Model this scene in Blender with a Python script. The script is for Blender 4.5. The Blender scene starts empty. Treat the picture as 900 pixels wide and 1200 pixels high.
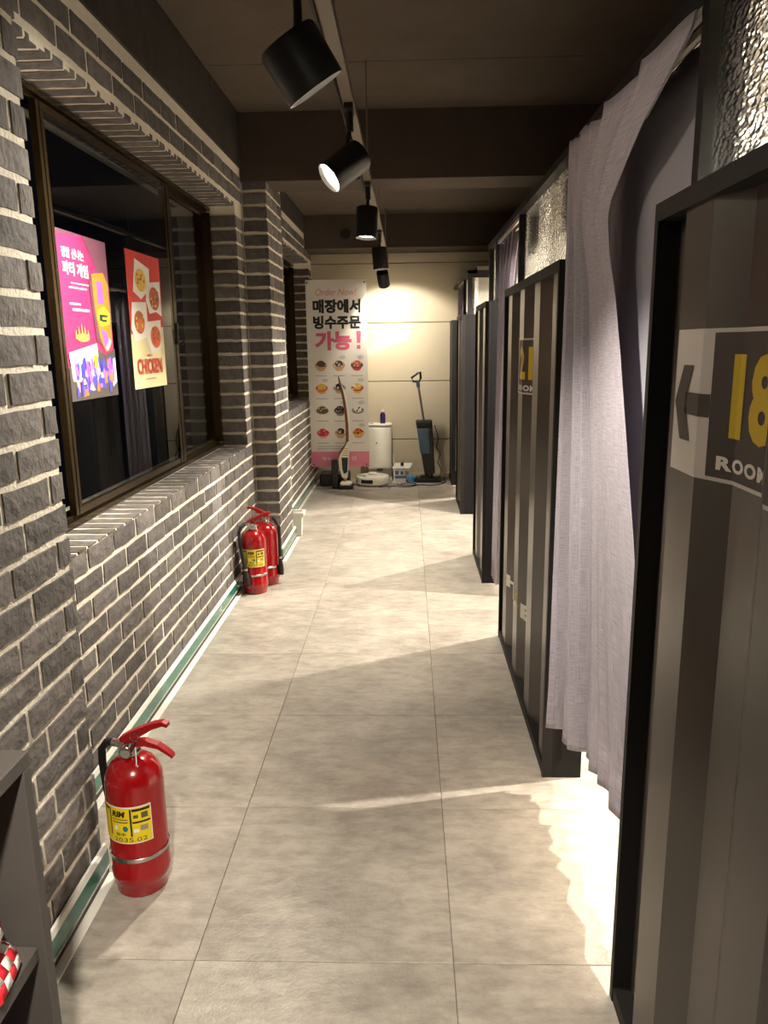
import bpy, bmesh, math, random
from mathutils import Vector, Matrix, Quaternion
random.seed(7)
SC = bpy.context.scene
COL = SC.collection
PI = math.pi

# ------------------------------------------------------------------ camera
def make_camera():
    F, P, YAW, ROLL, H = 892.57, 0.21524, -0.03338, -0.01387, 1.38914
    cp, sp, cy, sy = math.cos(P), math.sin(P), math.cos(YAW), math.sin(YAW)
    f = Vector((sy*cp, cy*cp, -sp)); r = Vector((cy, -sy, 0)); u = r.cross(f)
    r2 = math.cos(ROLL)*r + math.sin(ROLL)*u
    u2 = -math.sin(ROLL)*r + math.cos(ROLL)*u
    cam = bpy.data.cameras.new('camera'); o = bpy.data.objects.new('camera', cam)
    COL.objects.link(o)
    m = Matrix((r2, u2, -f)).transposed().to_4x4(); m.translation = (0, 0, H)
    o.matrix_world = m
    cam.sensor_fit = 'AUTO'; cam.sensor_width = 36.0; cam.lens = 36.0*F/1200.0
    cam.clip_start = 0.02
    SC.camera = o
make_camera()

# ------------------------------------------------------------------ world, exposure
W = bpy.data.worlds.new('night'); SC.world = W; W.use_nodes = True
W.node_tree.nodes['Background'].inputs[0].default_value = (0.05, 0.06, 0.09, 1)
W.node_tree.nodes['Background'].inputs[1].default_value = 0.01
SC.view_settings.view_transform = 'Standard'; SC.view_settings.look = 'None'
SC.view_settings.gamma = 1.0; SC.view_settings.use_curve_mapping = False
SC.view_settings.exposure = 2.05
SPOT_W = 70.0
ROOM_W = 88.0
WARM = (1.0, 0.90, 0.76)
ROOMC = (1.0, 0.91, 0.78)

# ------------------------------------------------------------------ materials
def lin(c):
    out = []
    for v in c[:3]:
        v /= 255.0
        out.append(v/12.92 if v <= 0.04045 else ((v+0.055)/1.055)**2.4)
    return tuple(out) + (1.0,)

def mat(name, col, rough=0.6, metal=0.0, var=None, bump=None, rand=0.0, emit=0.0, spec=None, coat=0.0, trans=0.0):
    m = bpy.data.materials.new(name); m.use_nodes = True
    nt = m.node_tree; N = nt.nodes; L = nt.links
    b = N['Principled BSDF']
    b.inputs['Base Color'].default_value = lin(col)
    b.inputs['Roughness'].default_value = rough
    b.inputs['Metallic'].default_value = metal
    if spec is not None: b.inputs['Specular IOR Level'].default_value = spec
    if coat: b.inputs['Coat Weight'].default_value = coat
    if emit:
        b.inputs['Emission Color'].default_value = lin(col); b.inputs['Emission Strength'].default_value = emit
    tc = None
    if var or bump or rand:
        tc = N.new('ShaderNodeTexCoord'); oi = N.new('ShaderNodeObjectInfo')
        add = N.new('ShaderNodeVectorMath'); add.operation = 'ADD'
        mul = N.new('ShaderNodeVectorMath'); mul.operation = 'SCALE'; mul.inputs[0].default_value = (37, 61, 23)
        L.new(oi.outputs['Random'], mul.inputs['Scale'])
        L.new(tc.outputs['Object'], add.inputs[0]); L.new(mul.outputs[0], add.inputs[1])
        vec = add.outputs[0]
    colout = None
    if var:
        sc, amt, col2 = var
        n = N.new('ShaderNodeTexNoise'); n.inputs['Scale'].default_value = sc; n.inputs['Detail'].default_value = 8
        n.inputs['Roughness'].default_value = 0.65
        L.new(vec, n.inputs['Vector'])
        r = N.new('ShaderNodeValToRGB'); r.color_ramp.elements[0].position = 0.5-0.28/max(amt, .2); r.color_ramp.elements[1].position = 0.5+0.28/max(amt, .2)
        r.color_ramp.elements[0].color = lin(col); r.color_ramp.elements[1].color = lin(col2)
        L.new(n.outputs['Fac'], r.inputs[0]); colout = r.outputs[0]
    if rand:
        h = N.new('ShaderNodeHueSaturation')
        mr = N.new('ShaderNodeMapRange'); mr.inputs['To Min'].default_value = 1-rand; mr.inputs['To Max'].default_value = 1+rand
        L.new(oi.outputs['Random'], mr.inputs['Value']); L.new(mr.outputs[0], h.inputs['Value'])
        if colout: L.new(colout, h.inputs['Color'])
        else: h.inputs['Color'].default_value = lin(col)
        colout = h.outputs[0]
    if colout: L.new(colout, b.inputs['Base Color'])
    if bump:
        sc, st = bump
        n2 = N.new('ShaderNodeTexNoise'); n2.inputs['Scale'].default_value = sc; n2.inputs['Detail'].default_value = 6
        L.new(vec, n2.inputs['Vector'])
        bp = N.new('ShaderNodeBump'); bp.inputs['Strength'].default_value = st; bp.inputs['Distance'].default_value = 0.01
        L.new(n2.outputs['Fac'], bp.inputs['Height']); L.new(bp.outputs[0], b.inputs['Normal'])
    return m

M = {}
M['brick'] = mat('charcoal_brick', (72, 68, 66), 0.9, var=(26, 1.0, (120, 114, 109)), bump=(55, 0.55), rand=0.30)
M['mortar'] = mat('cream_mortar', (216, 208, 190), 0.95, var=(30, .8, (236, 228, 210)), bump=(90, 0.5))
M['plaster'] = mat('rough_dark_plaster', (66, 60, 54), 0.95, var=(6, 1, (38, 34, 31)), bump=(20, 0.8))
M['concrete'] = mat('ceiling_concrete', (104, 92, 80), 0.9, var=(3, .8, (80, 70, 60)), bump=(18, 0.25))
M['beam'] = mat('beam_concrete', (84, 72, 62), 0.9, var=(3, .8, (64, 55, 48)), bump=(18, 0.25))
M['backpanel'] = mat('cream_board', (206, 194, 168), 0.7, var=(2.5, .6, (196, 184, 160)), bump=(40, 0.06))
M['joint'] = mat('dark_joint', (96, 86, 72), 0.9)
M['grout'] = mat('dark_grout', (92, 82, 72), 0.9)
M['bronze'] = mat('bronze_aluminium', (92, 76, 50), 0.26, 0.9, var=(8, .5, (70, 58, 40)))
M['blackmetal'] = mat('black_metal', (14, 13, 13), 0.45)
M['frame'] = mat('dark_frame', (22, 20, 19), 0.6, spec=.3)
M['sheet'] = mat('grey_brown_sheet', (70, 64, 59), 0.28, 0.0, bump=(14, .01))
M['charcoal'] = mat('charcoal_board', (20, 19, 19), 0.75, spec=.2)
M['red'] = mat('extinguisher_red', (146, 6, 13), 0.22, coat=.5)
M['redlever'] = mat('lever_red', (150, 8, 16), 0.35)
M['chrome'] = mat('chrome', (190, 188, 182), 0.2, 1.0)
M['rubber'] = mat('black_rubber', (12, 12, 12), 0.6)
M['yellow'] = mat('label_yellow', (226, 200, 20), 0.5)
M['white'] = mat('white_plastic', (225, 223, 214), 0.4)
M['whitep'] = mat('white_print', (230, 226, 218), 0.6)
M['gblue'] = mat('label_teal', (40, 110, 120), 0.5)
M['ink'] = mat('black_ink', (24, 20, 18), 0.6)
M['green'] = mat('green_strip', (34, 104, 88), 0.2, coat=.6, var=(7, .6, (60, 138, 120)))
M['signyellow'] = mat('sign_yellow', (208, 178, 24), 0.5)
M['signdark'] = mat('sign_dark', (62, 56, 52), 0.5)
M['signwhite'] = mat('sign_white', (206, 200, 196), 0.55)
M['bannerwhite'] = mat('banner_white', (224, 219, 210), 0.55)
M['pink'] = mat('banner_pink', (222, 132, 154), 0.55)
M['pinkdark'] = mat('banner_rose', (208, 100, 128), 0.55)
M['pinkpale'] = mat('banner_pale_pink', (222, 160, 156), 0.55)
M['grey'] = mat('print_grey', (140, 134, 128), 0.6)
M['shelf'] = mat('dark_shelf_board', (78, 73, 69), 0.6, var=(12, .4, (70, 66, 63)))
M['beigewhite'] = mat('off_white_shell', (232, 230, 218), 0.3)
M['purple'] = mat('purple_bottle', (48, 24, 96), 0.25)
M['slate'] = mat('slate_blue_plastic', (62, 84, 104), 0.35)
M['blackp'] = mat('black_plastic', (18, 18, 20), 0.35)
M['steel'] = mat('steel_tube', (140, 134, 130), 0.3, .9)
M['gold'] = mat('champagne_gold', (196, 150, 96), 0.32, .5)
M['brown'] = mat('bronze_brown', (132, 84, 56), 0.35, .4)
M['blue'] = mat('blue_plastic', (40, 120, 180), 0.3)
M['tape'] = mat('carton_print_blue', (90, 120, 150), 0.6)
M['track'] = mat('track_grey', (122, 112, 100), 0.5, .3)
M['railwhite'] = mat('rail_white', (190, 182, 172), 0.4)
M['roomwall'] = mat('room_wall', (214, 206, 194), 0.8)
M['roomdark'] = mat('room_board', (92, 86, 80), 0.7)
M['paper_red'] = mat('poster_red', (196, 22, 18), 0.5)
M['paper_cream'] = mat('poster_cream', (222, 212, 160), 0.55)
M['orange'] = mat('print_orange', (214, 104, 26), 0.55)
M['food1'] = mat('print_gold', (220, 180, 70), 0.55)
M['food2'] = mat('print_rust', (176, 84, 40), 0.55)
M['food3'] = mat('print_brown', (92, 66, 56), 0.55)
M['food4'] = mat('print_crimson', (200, 40, 64), 0.55)
M['food5'] = mat('print_olive', (84, 80, 52), 0.55)
M['food6'] = mat('print_tan', (204, 160, 110), 0.55)
M['magenta'] = mat('poster_magenta', (164, 14, 66), 0.5, var=(4, 1, (156, 30, 96)))
M['mauve'] = mat('poster_mauve', (88, 48, 64), 0.5)
M['violet'] = mat('print_violet', (166, 70, 190), 0.5)
M['indigo'] = mat('print_indigo', (60, 54, 150), 0.5)
M['lavender'] = mat('print_lavender', (160, 150, 220), 0.5)
M['lime'] = mat('print_lime', (140, 184, 30), 0.5)
M['hotpink'] = mat('print_hotpink', (236, 90, 180), 0.5)
M['checkred'] = mat('check_red', (206, 24, 40), 0.7)

def tile_mat():
    m = mat('stone_tile', (190, 183, 171), 0.36, var=(4.5, 1.3, (150, 143, 133)), bump=(130, 0.22), rand=0.06)
    nt = m.node_tree; N = nt.nodes; L = nt.links; b = N['Principled BSDF']
    # streaky second layer of mottling
    tc = N.new('ShaderNodeTexCoord'); mp = N.new('ShaderNodeMapping'); mp.inputs['Scale'].default_value = (5, 12, 4)
    oi = N.new('ShaderNodeObjectInfo'); mul = N.new('ShaderNodeVectorMath'); mul.operation = 'SCALE'; mul.inputs[0].default_value = (11, 7, 3)
    L.new(oi.outputs['Random'], mul.inputs['Scale']); L.new(mul.outputs[0], mp.inputs['Location'])
    L.new(tc.outputs['Object'], mp.inputs['Vector'])
    n = N.new('ShaderNodeTexNoise'); n.inputs['Scale'].default_value = 2.2; n.inputs['Detail'].default_value = 10; n.inputs['Roughness'].default_value = .72
    L.new(mp.outputs[0], n.inputs['Vector'])
    r = N.new('ShaderNodeValToRGB'); r.color_ramp.elements[0].position = .36; r.color_ramp.elements[1].position = .60
    r.color_ramp.elements[0].color = (.60, .585, .57, 1); r.color_ramp.elements[1].color = (1, 1, 1, 1)
    L.new(n.outputs['Fac'], r.inputs[0])
    mx = N.new('ShaderNodeMix'); mx.data_type = 'RGBA'; mx.blend_type = 'MULTIPLY'; mx.inputs['Factor'].default_value = .75
    src = b.inputs['Base Color'].links[0].from_socket
    L.new(src, mx.inputs['A']); L.new(r.outputs[0], mx.inputs['B']); L.new(mx.outputs['Result'], b.inputs['Base Color'])
    return m
M['tile'] = tile_mat()

def glass_mat(name, col=(1, 1, 1), rough=0.0, bumpy=False):
    m = bpy.data.materials.new(name); m.use_nodes = True
    nt = m.node_tree; N = nt.nodes; L = nt.links; b = N['Principled BSDF']
    b.inputs['Base Color'].default_value = (*col, 1); b.inputs['Transmission Weight'].default_value = 1.0
    b.inputs['Roughness'].default_value = rough; b.inputs['IOR'].default_value = 1.45
    if bumpy:
        tc = N.new('ShaderNodeTexCoord')
        n = N.new('ShaderNodeTexNoise'); n.inputs['Scale'].default_value = 9; n.inputs['Detail'].default_value = 2
        mx = N.new('ShaderNodeMix'); mx.data_type = 'VECTOR'; mx.inputs['Factor'].default_value = 0.02
        mp = N.new('ShaderNodeMapping'); mp.inputs['Scale'].default_value = (1, .45, 1); L.new(tc.outputs['Object'], mp.inputs['Vector'])
        L.new(mp.outputs[0], n.inputs['Vector'])
        L.new(mp.outputs[0], mx.inputs['A']); L.new(n.outputs['Color'], mx.inputs['B'])
        v = N.new('ShaderNodeTexVoronoi'); v.feature = 'SMOOTH_F1'; v.inputs['Scale'].default_value = 135
        v.inputs['Smoothness'].default_value = 0.5
        L.new(mx.outputs['Result'], v.inputs['Vector'])
        bp = N.new('ShaderNodeBump'); bp.inputs['Strength'].default_value = .75; bp.inputs['Distance'].default_value = 0.004
        L.new(v.outputs['Distance'], bp.inputs['Height']); L.new(bp.outputs[0], b.inputs['Normal'])
    return m
M['glass'] = glass_mat('window_glass', (.55, .58, .6))
M['hammered'] = glass_mat('hammered_glass', (.90, .93, .90), 0.14, True)

def curtain_mat():
    m = bpy.data.materials.new('linen_curtain'); m.use_nodes = True
    nt = m.node_tree; N = nt.nodes; L = nt.links; b = N['Principled BSDF']; out = N['Material Output']
    tc = N.new('ShaderNodeTexCoord'); mp = N.new('ShaderNodeMapping'); mp.inputs['Scale'].default_value = (1, 1, 1)
    L.new(tc.outputs['UV'], mp.inputs['Vector'])
    def weave(scale):
        mp2 = N.new('ShaderNodeMapping'); mp2.inputs['Scale'].default_value = scale
        L.new(tc.outputs['UV'], mp2.inputs['Vector'])
        n = N.new('ShaderNodeTexNoise'); n.inputs['Scale'].default_value = 1; n.inputs['Detail'].default_value = 2
        L.new(mp2.outputs[0], n.inputs['Vector']); return n.outputs['Fac']
    a, c = weave((420, 14, 1)), weave((14, 420, 1))
    ad = N.new('ShaderNodeMath'); ad.operation = 'ADD'; L.new(a, ad.inputs[0]); L.new(c, ad.inputs[1])
    r = N.new('ShaderNodeValToRGB'); r.color_ramp.elements[0].position = .7/2; r.color_ramp.elements[1].position = 1.3/2
    h = N.new('ShaderNodeMath'); h.operation = 'MULTIPLY'; h.inputs[1].default_value = .5
    L.new(ad.outputs[0], h.inputs[0]); L.new(h.outputs[0], r.inputs[0])
    r.color_ramp.elements[0].color = lin((164, 158, 170)); r.color_ramp.elements[1].color = lin((214, 209, 218))
    L.new(r.outputs[0], b.inputs['Base Color']); b.inputs['Roughness'].default_value = .85
    b.inputs['Specular IOR Level'].default_value = .15
    t = N.new('ShaderNodeBsdfTranslucent'); L.new(r.outputs[0], t.inputs['Color'])
    ms = N.new('ShaderNodeMixShader'); ms.inputs[0].default_value = .36
    L.new(b.outputs[0], ms.inputs[1]); L.new(t.outputs[0], ms.inputs[2]); L.new(ms.outputs[0], out.inputs['Surface'])
    bp = N.new('ShaderNodeBump'); bp.inputs['Strength'].default_value = .3; bp.inputs['Distance'].default_value = .002
    L.new(h.outputs[0], bp.inputs['Height']); L.new(bp.outputs[0], b.inputs['Normal'])
    return m
M['curtain'] = curtain_mat()
M['greycloth'] = mat('grey_opaque_cloth', (150, 149, 158), .85, spec=.15, bump=(220, .05))  # opaque cloth of the back curtain panel, greyer than the linen

# ------------------------------------------------------------------ mesh helpers
class MB:
    def __init__(self): self.v = []; self.f = []; self.smooth = False
    def add(self, vs, fs):
        o = len(self.v); self.v += [tuple(p) for p in vs]; self.f += [tuple(i+o for i in q) for q in fs]; return self
    def box(self, x0, x1, y0, y1, z0, z1):
        vs = [(x, y, z) for x in (x0, x1) for y in (y0, y1) for z in (z0, z1)]
        return self.add(vs, [(0, 1, 3, 2), (4, 6, 7, 5), (0, 4, 5, 1), (2, 3, 7, 6), (0, 2, 6, 4), (1, 5, 7, 3)])
    def rbox(self, x0, x1, y0, y1, z0, z1, b=.01, seg=2):
        bm = bmesh.new(); bmesh.ops.create_cube(bm, size=1)
        for v in bm.verts:
            v.co = Vector(((x0+x1)/2+v.co.x*(x1-x0), (y0+y1)/2+v.co.y*(y1-y0), (z0+z1)/2+v.co.z*(z1-z0)))
        bmesh.ops.bevel(bm, geom=bm.edges[:], offset=b, segments=seg, profile=.5, affect='EDGES')
        bm.verts.ensure_lookup_table()
        for i, v in enumerate(bm.verts): v.index = i
        self.add([v.co[:] for v in bm.verts], [[v.index for v in f.verts] for f in bm.faces]); bm.free(); return self
    def prism(self, pts, axis, a0, a1):
        # pts: 2D outline, extruded along axis
        n = len(pts)
        def mk(p, a):
            return {'x': (a, p[0], p[1]), 'y': (p[0], a, p[1]), 'z': (p[0], p[1], a)}[axis]
        vs = [mk(p, a0) for p in pts] + [mk(p, a1) for p in pts]
        fs = [tuple(range(n)), tuple(range(2*n-1, n-1, -1))] + [(i, i+n, (i+1) % n+n, (i+1) % n) for i in range(n)]
        return self.add(vs, fs)
    def lathe(self, prof, n=24, c=(0, 0, 0), caps=True):
        vs = []; fs = []
        for r, z in prof:
            for k in range(n):
                a = 2*PI*k/n; vs.append((c[0]+r*math.cos(a), c[1]+r*math.sin(a), c[2]+z))
        m = len(prof)
        for i in range(m-1):
            for k in range(n):
                fs.append((i*n+k, i*n+(k+1) % n, (i+1)*n+(k+1) % n, (i+1)*n+k))
        if caps:
            fs.append(tuple(range(n-1, -1, -1))); fs.append(tuple((m-1)*n+k for k in range(n)))
        return self.add(vs, fs)
    def tube(self, pts, r, n=8, closed=False):
        pts = [Vector(p) for p in pts]; rr = r if isinstance(r, (list, tuple)) else [r]*len(pts)
        vs = []; fs = []; up = Vector((0.13, .21, 1)).normalized()
        m = len(pts)
        for i, p in enumerate(pts):
            a = pts[(i-1) % m] if (i > 0 or closed) else p; b = pts[(i+1) % m] if (i < m-1 or closed) else p
            t = (b-a).normalized()
            s = t.cross(up)
            if s.length < 1e-3: s = t.cross(Vector((1, 0, 0)))
            s.normalize(); w = s.cross(t)
            for k in range(n):
                an = 2*PI*k/n; vs.append(p+rr[i]*(math.cos(an)*s+math.sin(an)*w))
        for i in range(m if closed else m-1):
            j = (i+1) % m
            for k in range(n): fs.append((i*n+k, i*n+(k+1) % n, j*n+(k+1) % n, j*n+k))
        if not closed:
            fs.append(tuple(range(n-1, -1, -1))); fs.append(tuple((m-1)*n+k for k in range(n)))
        return self.add(vs, fs)
    def cyl(self, a, b, r, n=16): return self.tube([a, b], r, n)
    def ellipsoid(self, c, r, nu=14, nv=8):
        vs = [(c[0], c[1], c[2]-r[2])]; fs = []
        for i in range(1, nv):
            t = PI*i/nv
            for k in range(nu):
                a = 2*PI*k/nu; vs.append((c[0]+r[0]*math.sin(t)*math.cos(a), c[1]+r[1]*math.sin(t)*math.sin(a), c[2]-r[2]*math.cos(t)))
        vs.append((c[0], c[1], c[2]+r[2])); e = len(vs)-1
        for k in range(nu): fs.append((0, 1+(k+1) % nu, 1+k))
        for i in range(nv-2):
            for k in range(nu): fs.append((1+i*nu+k, 1+i*nu+(k+1) % nu, 1+(i+1)*nu+(k+1) % nu, 1+(i+1)*nu+k))
        for k in range(nu): fs.append((e, 1+(nv-2)*nu+k, 1+(nv-2)*nu+(k+1) % nu))
        return self.add(vs, fs)
    def flat(self, pts, fn):           # polygon in 2D mapped by fn(u,v)
        return self.add([fn(*p) for p in pts], [tuple(range(len(pts)))])
    def ell(self, cu, cv, ru, rv, fn, n=18):
        return self.flat([(cu+ru*math.cos(2*PI*k/n), cv+rv*math.sin(2*PI*k/n)) for k in range(n)], fn)
    def rect(self, u0, u1, v0, v1, fn): return self.flat([(u0, v0), (u1, v0), (u1, v1), (u0, v1)], fn)
    def txt(self, t, u0, u1, v0, v1, fn):
        vs, fs = t
        return self.add([fn(u0+(u1-u0)*a, v0+(v1-v0)*b) for a, b in vs], fs)
    def build(self, name, m, parent=None, smooth=False, uv=None):
        me = bpy.data.meshes.new(name); me.from_pydata(self.v, [], self.f); me.validate(verbose=False)
        bm = bmesh.new(); bm.from_mesh(me); bmesh.ops.recalc_face_normals(bm, faces=bm.faces); bm.to_mesh(me); bm.free()
        me.materials.append(M[m] if isinstance(m, str) else m)
        if smooth:
            me.shade_smooth()
            if hasattr(me, 'set_sharp_from_angle'): me.set_sharp_from_angle(angle=math.radians(38))
        o = bpy.data.objects.new(name, me); COL.objects.link(o)
        if parent is not None: o.parent = parent
        return o

def thing(name, label, cat, loc=(0, 0, 0), rz=0, group=None):
    o = bpy.data.objects.new(name, None); COL.objects.link(o)
    o.empty_display_size = .05
    o.location = loc; o.rotation_euler = (0, 0, rz); o['label'] = label; o['category'] = cat
    if group: o['group'] = group
    return o
def tag(o, label, cat, group=None):
    o['label'] = label; o['category'] = cat
    if group: o['group'] = group
    return o
def struct(o, label=None, cat=None):
    o['kind'] = 'structure'
    if label: o['label'] = label
    if cat: o['category'] = cat
    return o
def lab(o, s): o['label'] = s; return o

# ------------------------------------------------------------------ text outlines (built while the scene is still small)
def text2d(body, bold=0.0, shear=0.0, space=1.0, normal=True, align='LEFT', line=1.0, cuts=None):
    c = bpy.data.curves.new('lettering_outline', 'FONT'); c.body = body; c.offset = bold; c.shear = shear; c.space_character = space
    c.resolution_u = 3; c.space_line = line; c.align_x = align
    o = bpy.data.objects.new('lettering_outline', c); COL.objects.link(o)
    bpy.context.view_layer.update()
    me = bpy.data.meshes.new_from_object(o.evaluated_get(bpy.context.evaluated_depsgraph_get()))
    xs = [v.co.x for v in me.vertices]; ys = [v.co.y for v in me.vertices]
    x0, x1, y0, y1 = min(xs), max(xs), min(ys), max(ys)
    if cuts:
        bm = bmesh.new(); bm.from_mesh(me)
        for t in cuts:
            bmesh.ops.bisect_plane(bm, geom=bm.verts[:]+bm.edges[:]+bm.faces[:], plane_co=(x0+(x1-x0)*t, 0, 0), plane_no=(1, 0, 0))
        bm.to_mesh(me); bm.free()
    vs = [((v.co.x-x0)/(x1-x0), (v.co.y-y0)/(y1-y0)) for v in me.vertices]
    fs = [tuple(p.vertices) for p in me.polygons]
    bpy.data.objects.remove(o); bpy.data.curves.remove(c); bpy.data.meshes.remove(me)
    return vs, fs
CUT = [i/12 for i in range(1, 12)]
T = {
 'order': text2d('Order Now!', .02, .25),
 'l1': text2d('매장에서', .05), 'l2': text2d('빙수주문', .046), 'l3': text2d('가능', .05), 'ex': text2d('!', .07),
 'foot1': text2d('빙수', .02), 'foot2': text2d('CE', .03),
 'party1': text2d('정말 신나는', .014), 'party2': text2d('파티 게임', .026),
 'chicken': text2d('CHICKEN', .03), 'new': text2d('NEW', .02),
 'n18': text2d('18', .045, cuts=CUT), 'n21': text2d('21', .045, cuts=CUT), 'room': text2d('ROOM', .045, space=1.15, cuts=CUT),
 'H': text2d('H', .05), 'I': text2d('I', .05), 'K': text2d('K', .03), 'B': text2d('B', .05),
 'rim': text2d('RIM', .05, .2), 'date': text2d('2035.02', .0), 'lt': text2d('<', .04),
}

# ------------------------------------------------------------------ bricks
BL, BH, BD = .198, .064, .022
def brick_mesh(L, H, seed):
    rnd = random.Random(seed); nx, nz = 4, 2
    vs = []; fs = []
    for j in range(nz+1):
        for i in range(nx+1):
            ex = i in (0, nx); ez = j in (0, nz)
            x = (i/nx-.5)*L; z = (j/nz-.5)*H
            if ex: x += rnd.uniform(-.0025, .0015)*(1 if i else -1)
            if ez: z += rnd.uniform(-.0028, .0015)*(1 if j else -1)
            if not ex: x += rnd.uniform(-.008, .008)
            y = rnd.uniform(-.0004, .0015) - (.0020 if (ex or ez) else 0)
            vs.append((x, y, z))
    for j in range(nz):
        for i in range(nx):
            a = j*(nx+1)+i; fs.append((a, a+nx+1, a+nx+2, a+1))
    ring = [i for i in range(nx+1)] + [j*(nx+1)+nx for j in range(1, nz+1)] + [nz*(nx+1)+i for i in range(nx-1, -1, -1)] + [j*(nx+1) for j in range(nz-1, 0, -1)]
    o = len(vs)
    for r in ring: vs.append((vs[r][0], -BD, vs[r][2]))
    n = len(ring)
    for k in range(n): fs.append((ring[k], ring[(k+1) % n], o+(k+1) % n, o+k))
    me = bpy.data.meshes.new('brick'); me.from_pydata(vs, [], fs)
    bm = bmesh.new(); bm.from_mesh(me); bmesh.ops.recalc_face_normals(bm, faces=bm.faces); bm.to_mesh(me); bm.free()
    me.materials.append(M['brick']); return me
BRICKS = [brick_mesh(BL, BH, s) for s in range(9)]
SILLB = [brick_mesh(.150, BH, 40+s) for s in range(5)]
def put_brick(parent, meshes, loc, rot, sx=1.0):
    o = bpy.data.objects.new('brick', random.choice(meshes)); COL.objects.link(o)
    o.location = loc; o.rotation_euler = (rot[0]+random.gauss(0, .005), rot[1]+random.gauss(0, .006), rot[2]+random.gauss(0, .005))
    o.scale = (sx*random.choice((1, 1)), 1, 1); o.parent = parent
def course(parent, face, pos, z, u0, u1, off):
    # face 'x': wall facing +x at x=pos, running along y;  face 'y': facing -y at y=pos, running along x
    pitch = BL+.016; u = u0-off
    while u < u1-.01:
        a = max(u, u0); b = min(u+BL, u1)
        if b-a > .03:
            c = (a+b)/2; d = random.uniform(.0002, .003)
            if face == 'x': put_brick(parent, BRICKS, (pos+d, c, z), (0, 0, -PI/2), (b-a)/BL)
            else: put_brick(parent, BRICKS, (c, pos-d, z), (0, 0, PI), (b-a)/BL)
        u += pitch
ZB = .79; DZ = .08
def rows(z0, z1):
    k = math.ceil((z0-ZB)/DZ-1e-6); out = []
    while ZB+DZ*k+BH <= z1+.02:
        out.append((k, ZB+DZ*k+DZ/2)); k += 1
    return out

# ================================================================== SETTING
XN, XW, XP, XF = -.83, -1.0, -.85, -.98       # brick faces: near wall, window wall, pier, far wall
YB = 8.1; ZC = 2.745
# floor
fl = struct(MB().box(-1.35, 2.55, -2.0, 8.2, -.08, -.004).build('floor', 'grout'))
tm = None
for ix in range(-1, 5):
    for iy in range(-6, 12):
        x0 = -.504+.6*ix; y0 = 1.492+.6*iy
        if tm is None:
            g = .0008; b = .0015; s = .6-g
            mb = MB(); mb.box(g, s, g, s, -.004, -.001)
            mb.add([(g, g, -.001), (s, g, -.001), (s, s, -.001), (g, s, -.001), (g+b, g+b, 0), (s-b, g+b, 0), (s-b, s-b, 0), (g+b, s-b, 0)],
                   [(4, 5, 6, 7), (0, 1, 5, 4), (1, 2, 6, 5), (2, 3, 7, 6), (3, 0, 4, 7)])
            t = mb.build('tile', 'tile', fl); tm = t.data
        else:
            t = bpy.data.objects.new('tile', tm); COL.objects.link(t); t.parent = fl
        t.location = (x0, y0, 0)
# ceiling slab, beams
ce = MB(); ce.box(-1.35, 2.55, -2.0, 4.095, ZC, ZC+.1); ce.box(-1.35, 2.55, 4.103, 5.2, ZC, ZC+.1); ce.box(-1.35, 2.55, 4.09, 4.11, ZC+.012, ZC+.1)
ce.box(-1.35, 2.55, 5.2, 8.2, 2.60, ZC+.1)
ce.box(-1.35, 2.55, -2.0, 8.2, ZC+.1, ZC+.14)
ce = struct(ce.build('ceiling', 'concrete'))
bmn = struct(MB().box(-1.0, 2.55, 4.87, 5.2, 2.362, ZC+.02).build('trim_1', 'beam'))
bm2 = struct(MB().box(-1.0, 2.55, 7.62, 8.15, 2.30, 2.62).build('trim_2', 'beam'))
lab(MB().cyl((-.585, 7.623, 2.43), (-.585, 7.612, 2.43), .05, 20).build('vent_cap', 'blackmetal', bm2), 'round black hole cover')
lb = struct(MB().box(-1.30, -.992, 1.7, 4.88, 2.437, ZC+.01).box(-1.30, -.972, 5.40, 8.1, 2.437, ZC+.01).box(-1.30, -.822, -2, 1.776, 2.517, ZC+.01).build('trim_3', 'plaster'))

# near wall (pier) -------------------------------------------------
w1 = struct(MB().box(-1.35, XN-.0038, -2.0, 1.772, 0, ZC).build('wall_left', 'mortar'))
for k, z in rows(.0, 2.52): course(w1, 'x', XN, z, -.1, 1.78, (.106 if k % 2 else .03))
# window wall ------------------------------------------------------
WY0, WY1 = 1.95, 4.68
def open_wall(x, y0, y1, o0, o1, zs, zl):
    mb = MB(); b = x-.0038
    mb.box(-1.35, b, y0, y1, 0, zs-.008); mb.box(-1.35, b, y0, y1, zl+.008, ZC)
    mb.box(-1.35, b, y0, o0-.008, zs-.008, zl+.008); mb.box(-1.35, b, o1+.008, y1, zs-.008, zl+.008)
    return mb
w2 = struct(open_wall(XW, 1.772, 4.888, WY0, WY1, .79, 2.19).build('wall_left', 'mortar'))
for k, z in rows(.0, .79): course(w2, 'x', XW, z, 1.78, 4.885, (.106 if k % 2 else 0)+.05)
for k, z in rows(2.19, 2.43): course(w2, 'x', XW, z, 1.78, 4.885, (.106 if k % 2 else 0)+.02)
for k, z in rows(.79, 2.19):
    course(w2, 'x', XW, z, WY1, 4.885, (.09 if k % 2 else 0))
    course(w2, 'y', WY1, z, -1.152, XW+.002, (.03 if k % 2 else 0))
# pier -------------------------------------------------------------
w3 = struct(MB().box(-1.35, XP-.0038, 4.888, 5.44, 0, 2.70).build('wall_left', 'mortar'))
for k, z in rows(.0, 2.40):
    course(w3, 'y', 4.88, z, XW+.006, XP+.002, 0)
    course(w3, 'x', XP, z, 4.884, 5.45, (.106 if k % 2 else 0))
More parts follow.
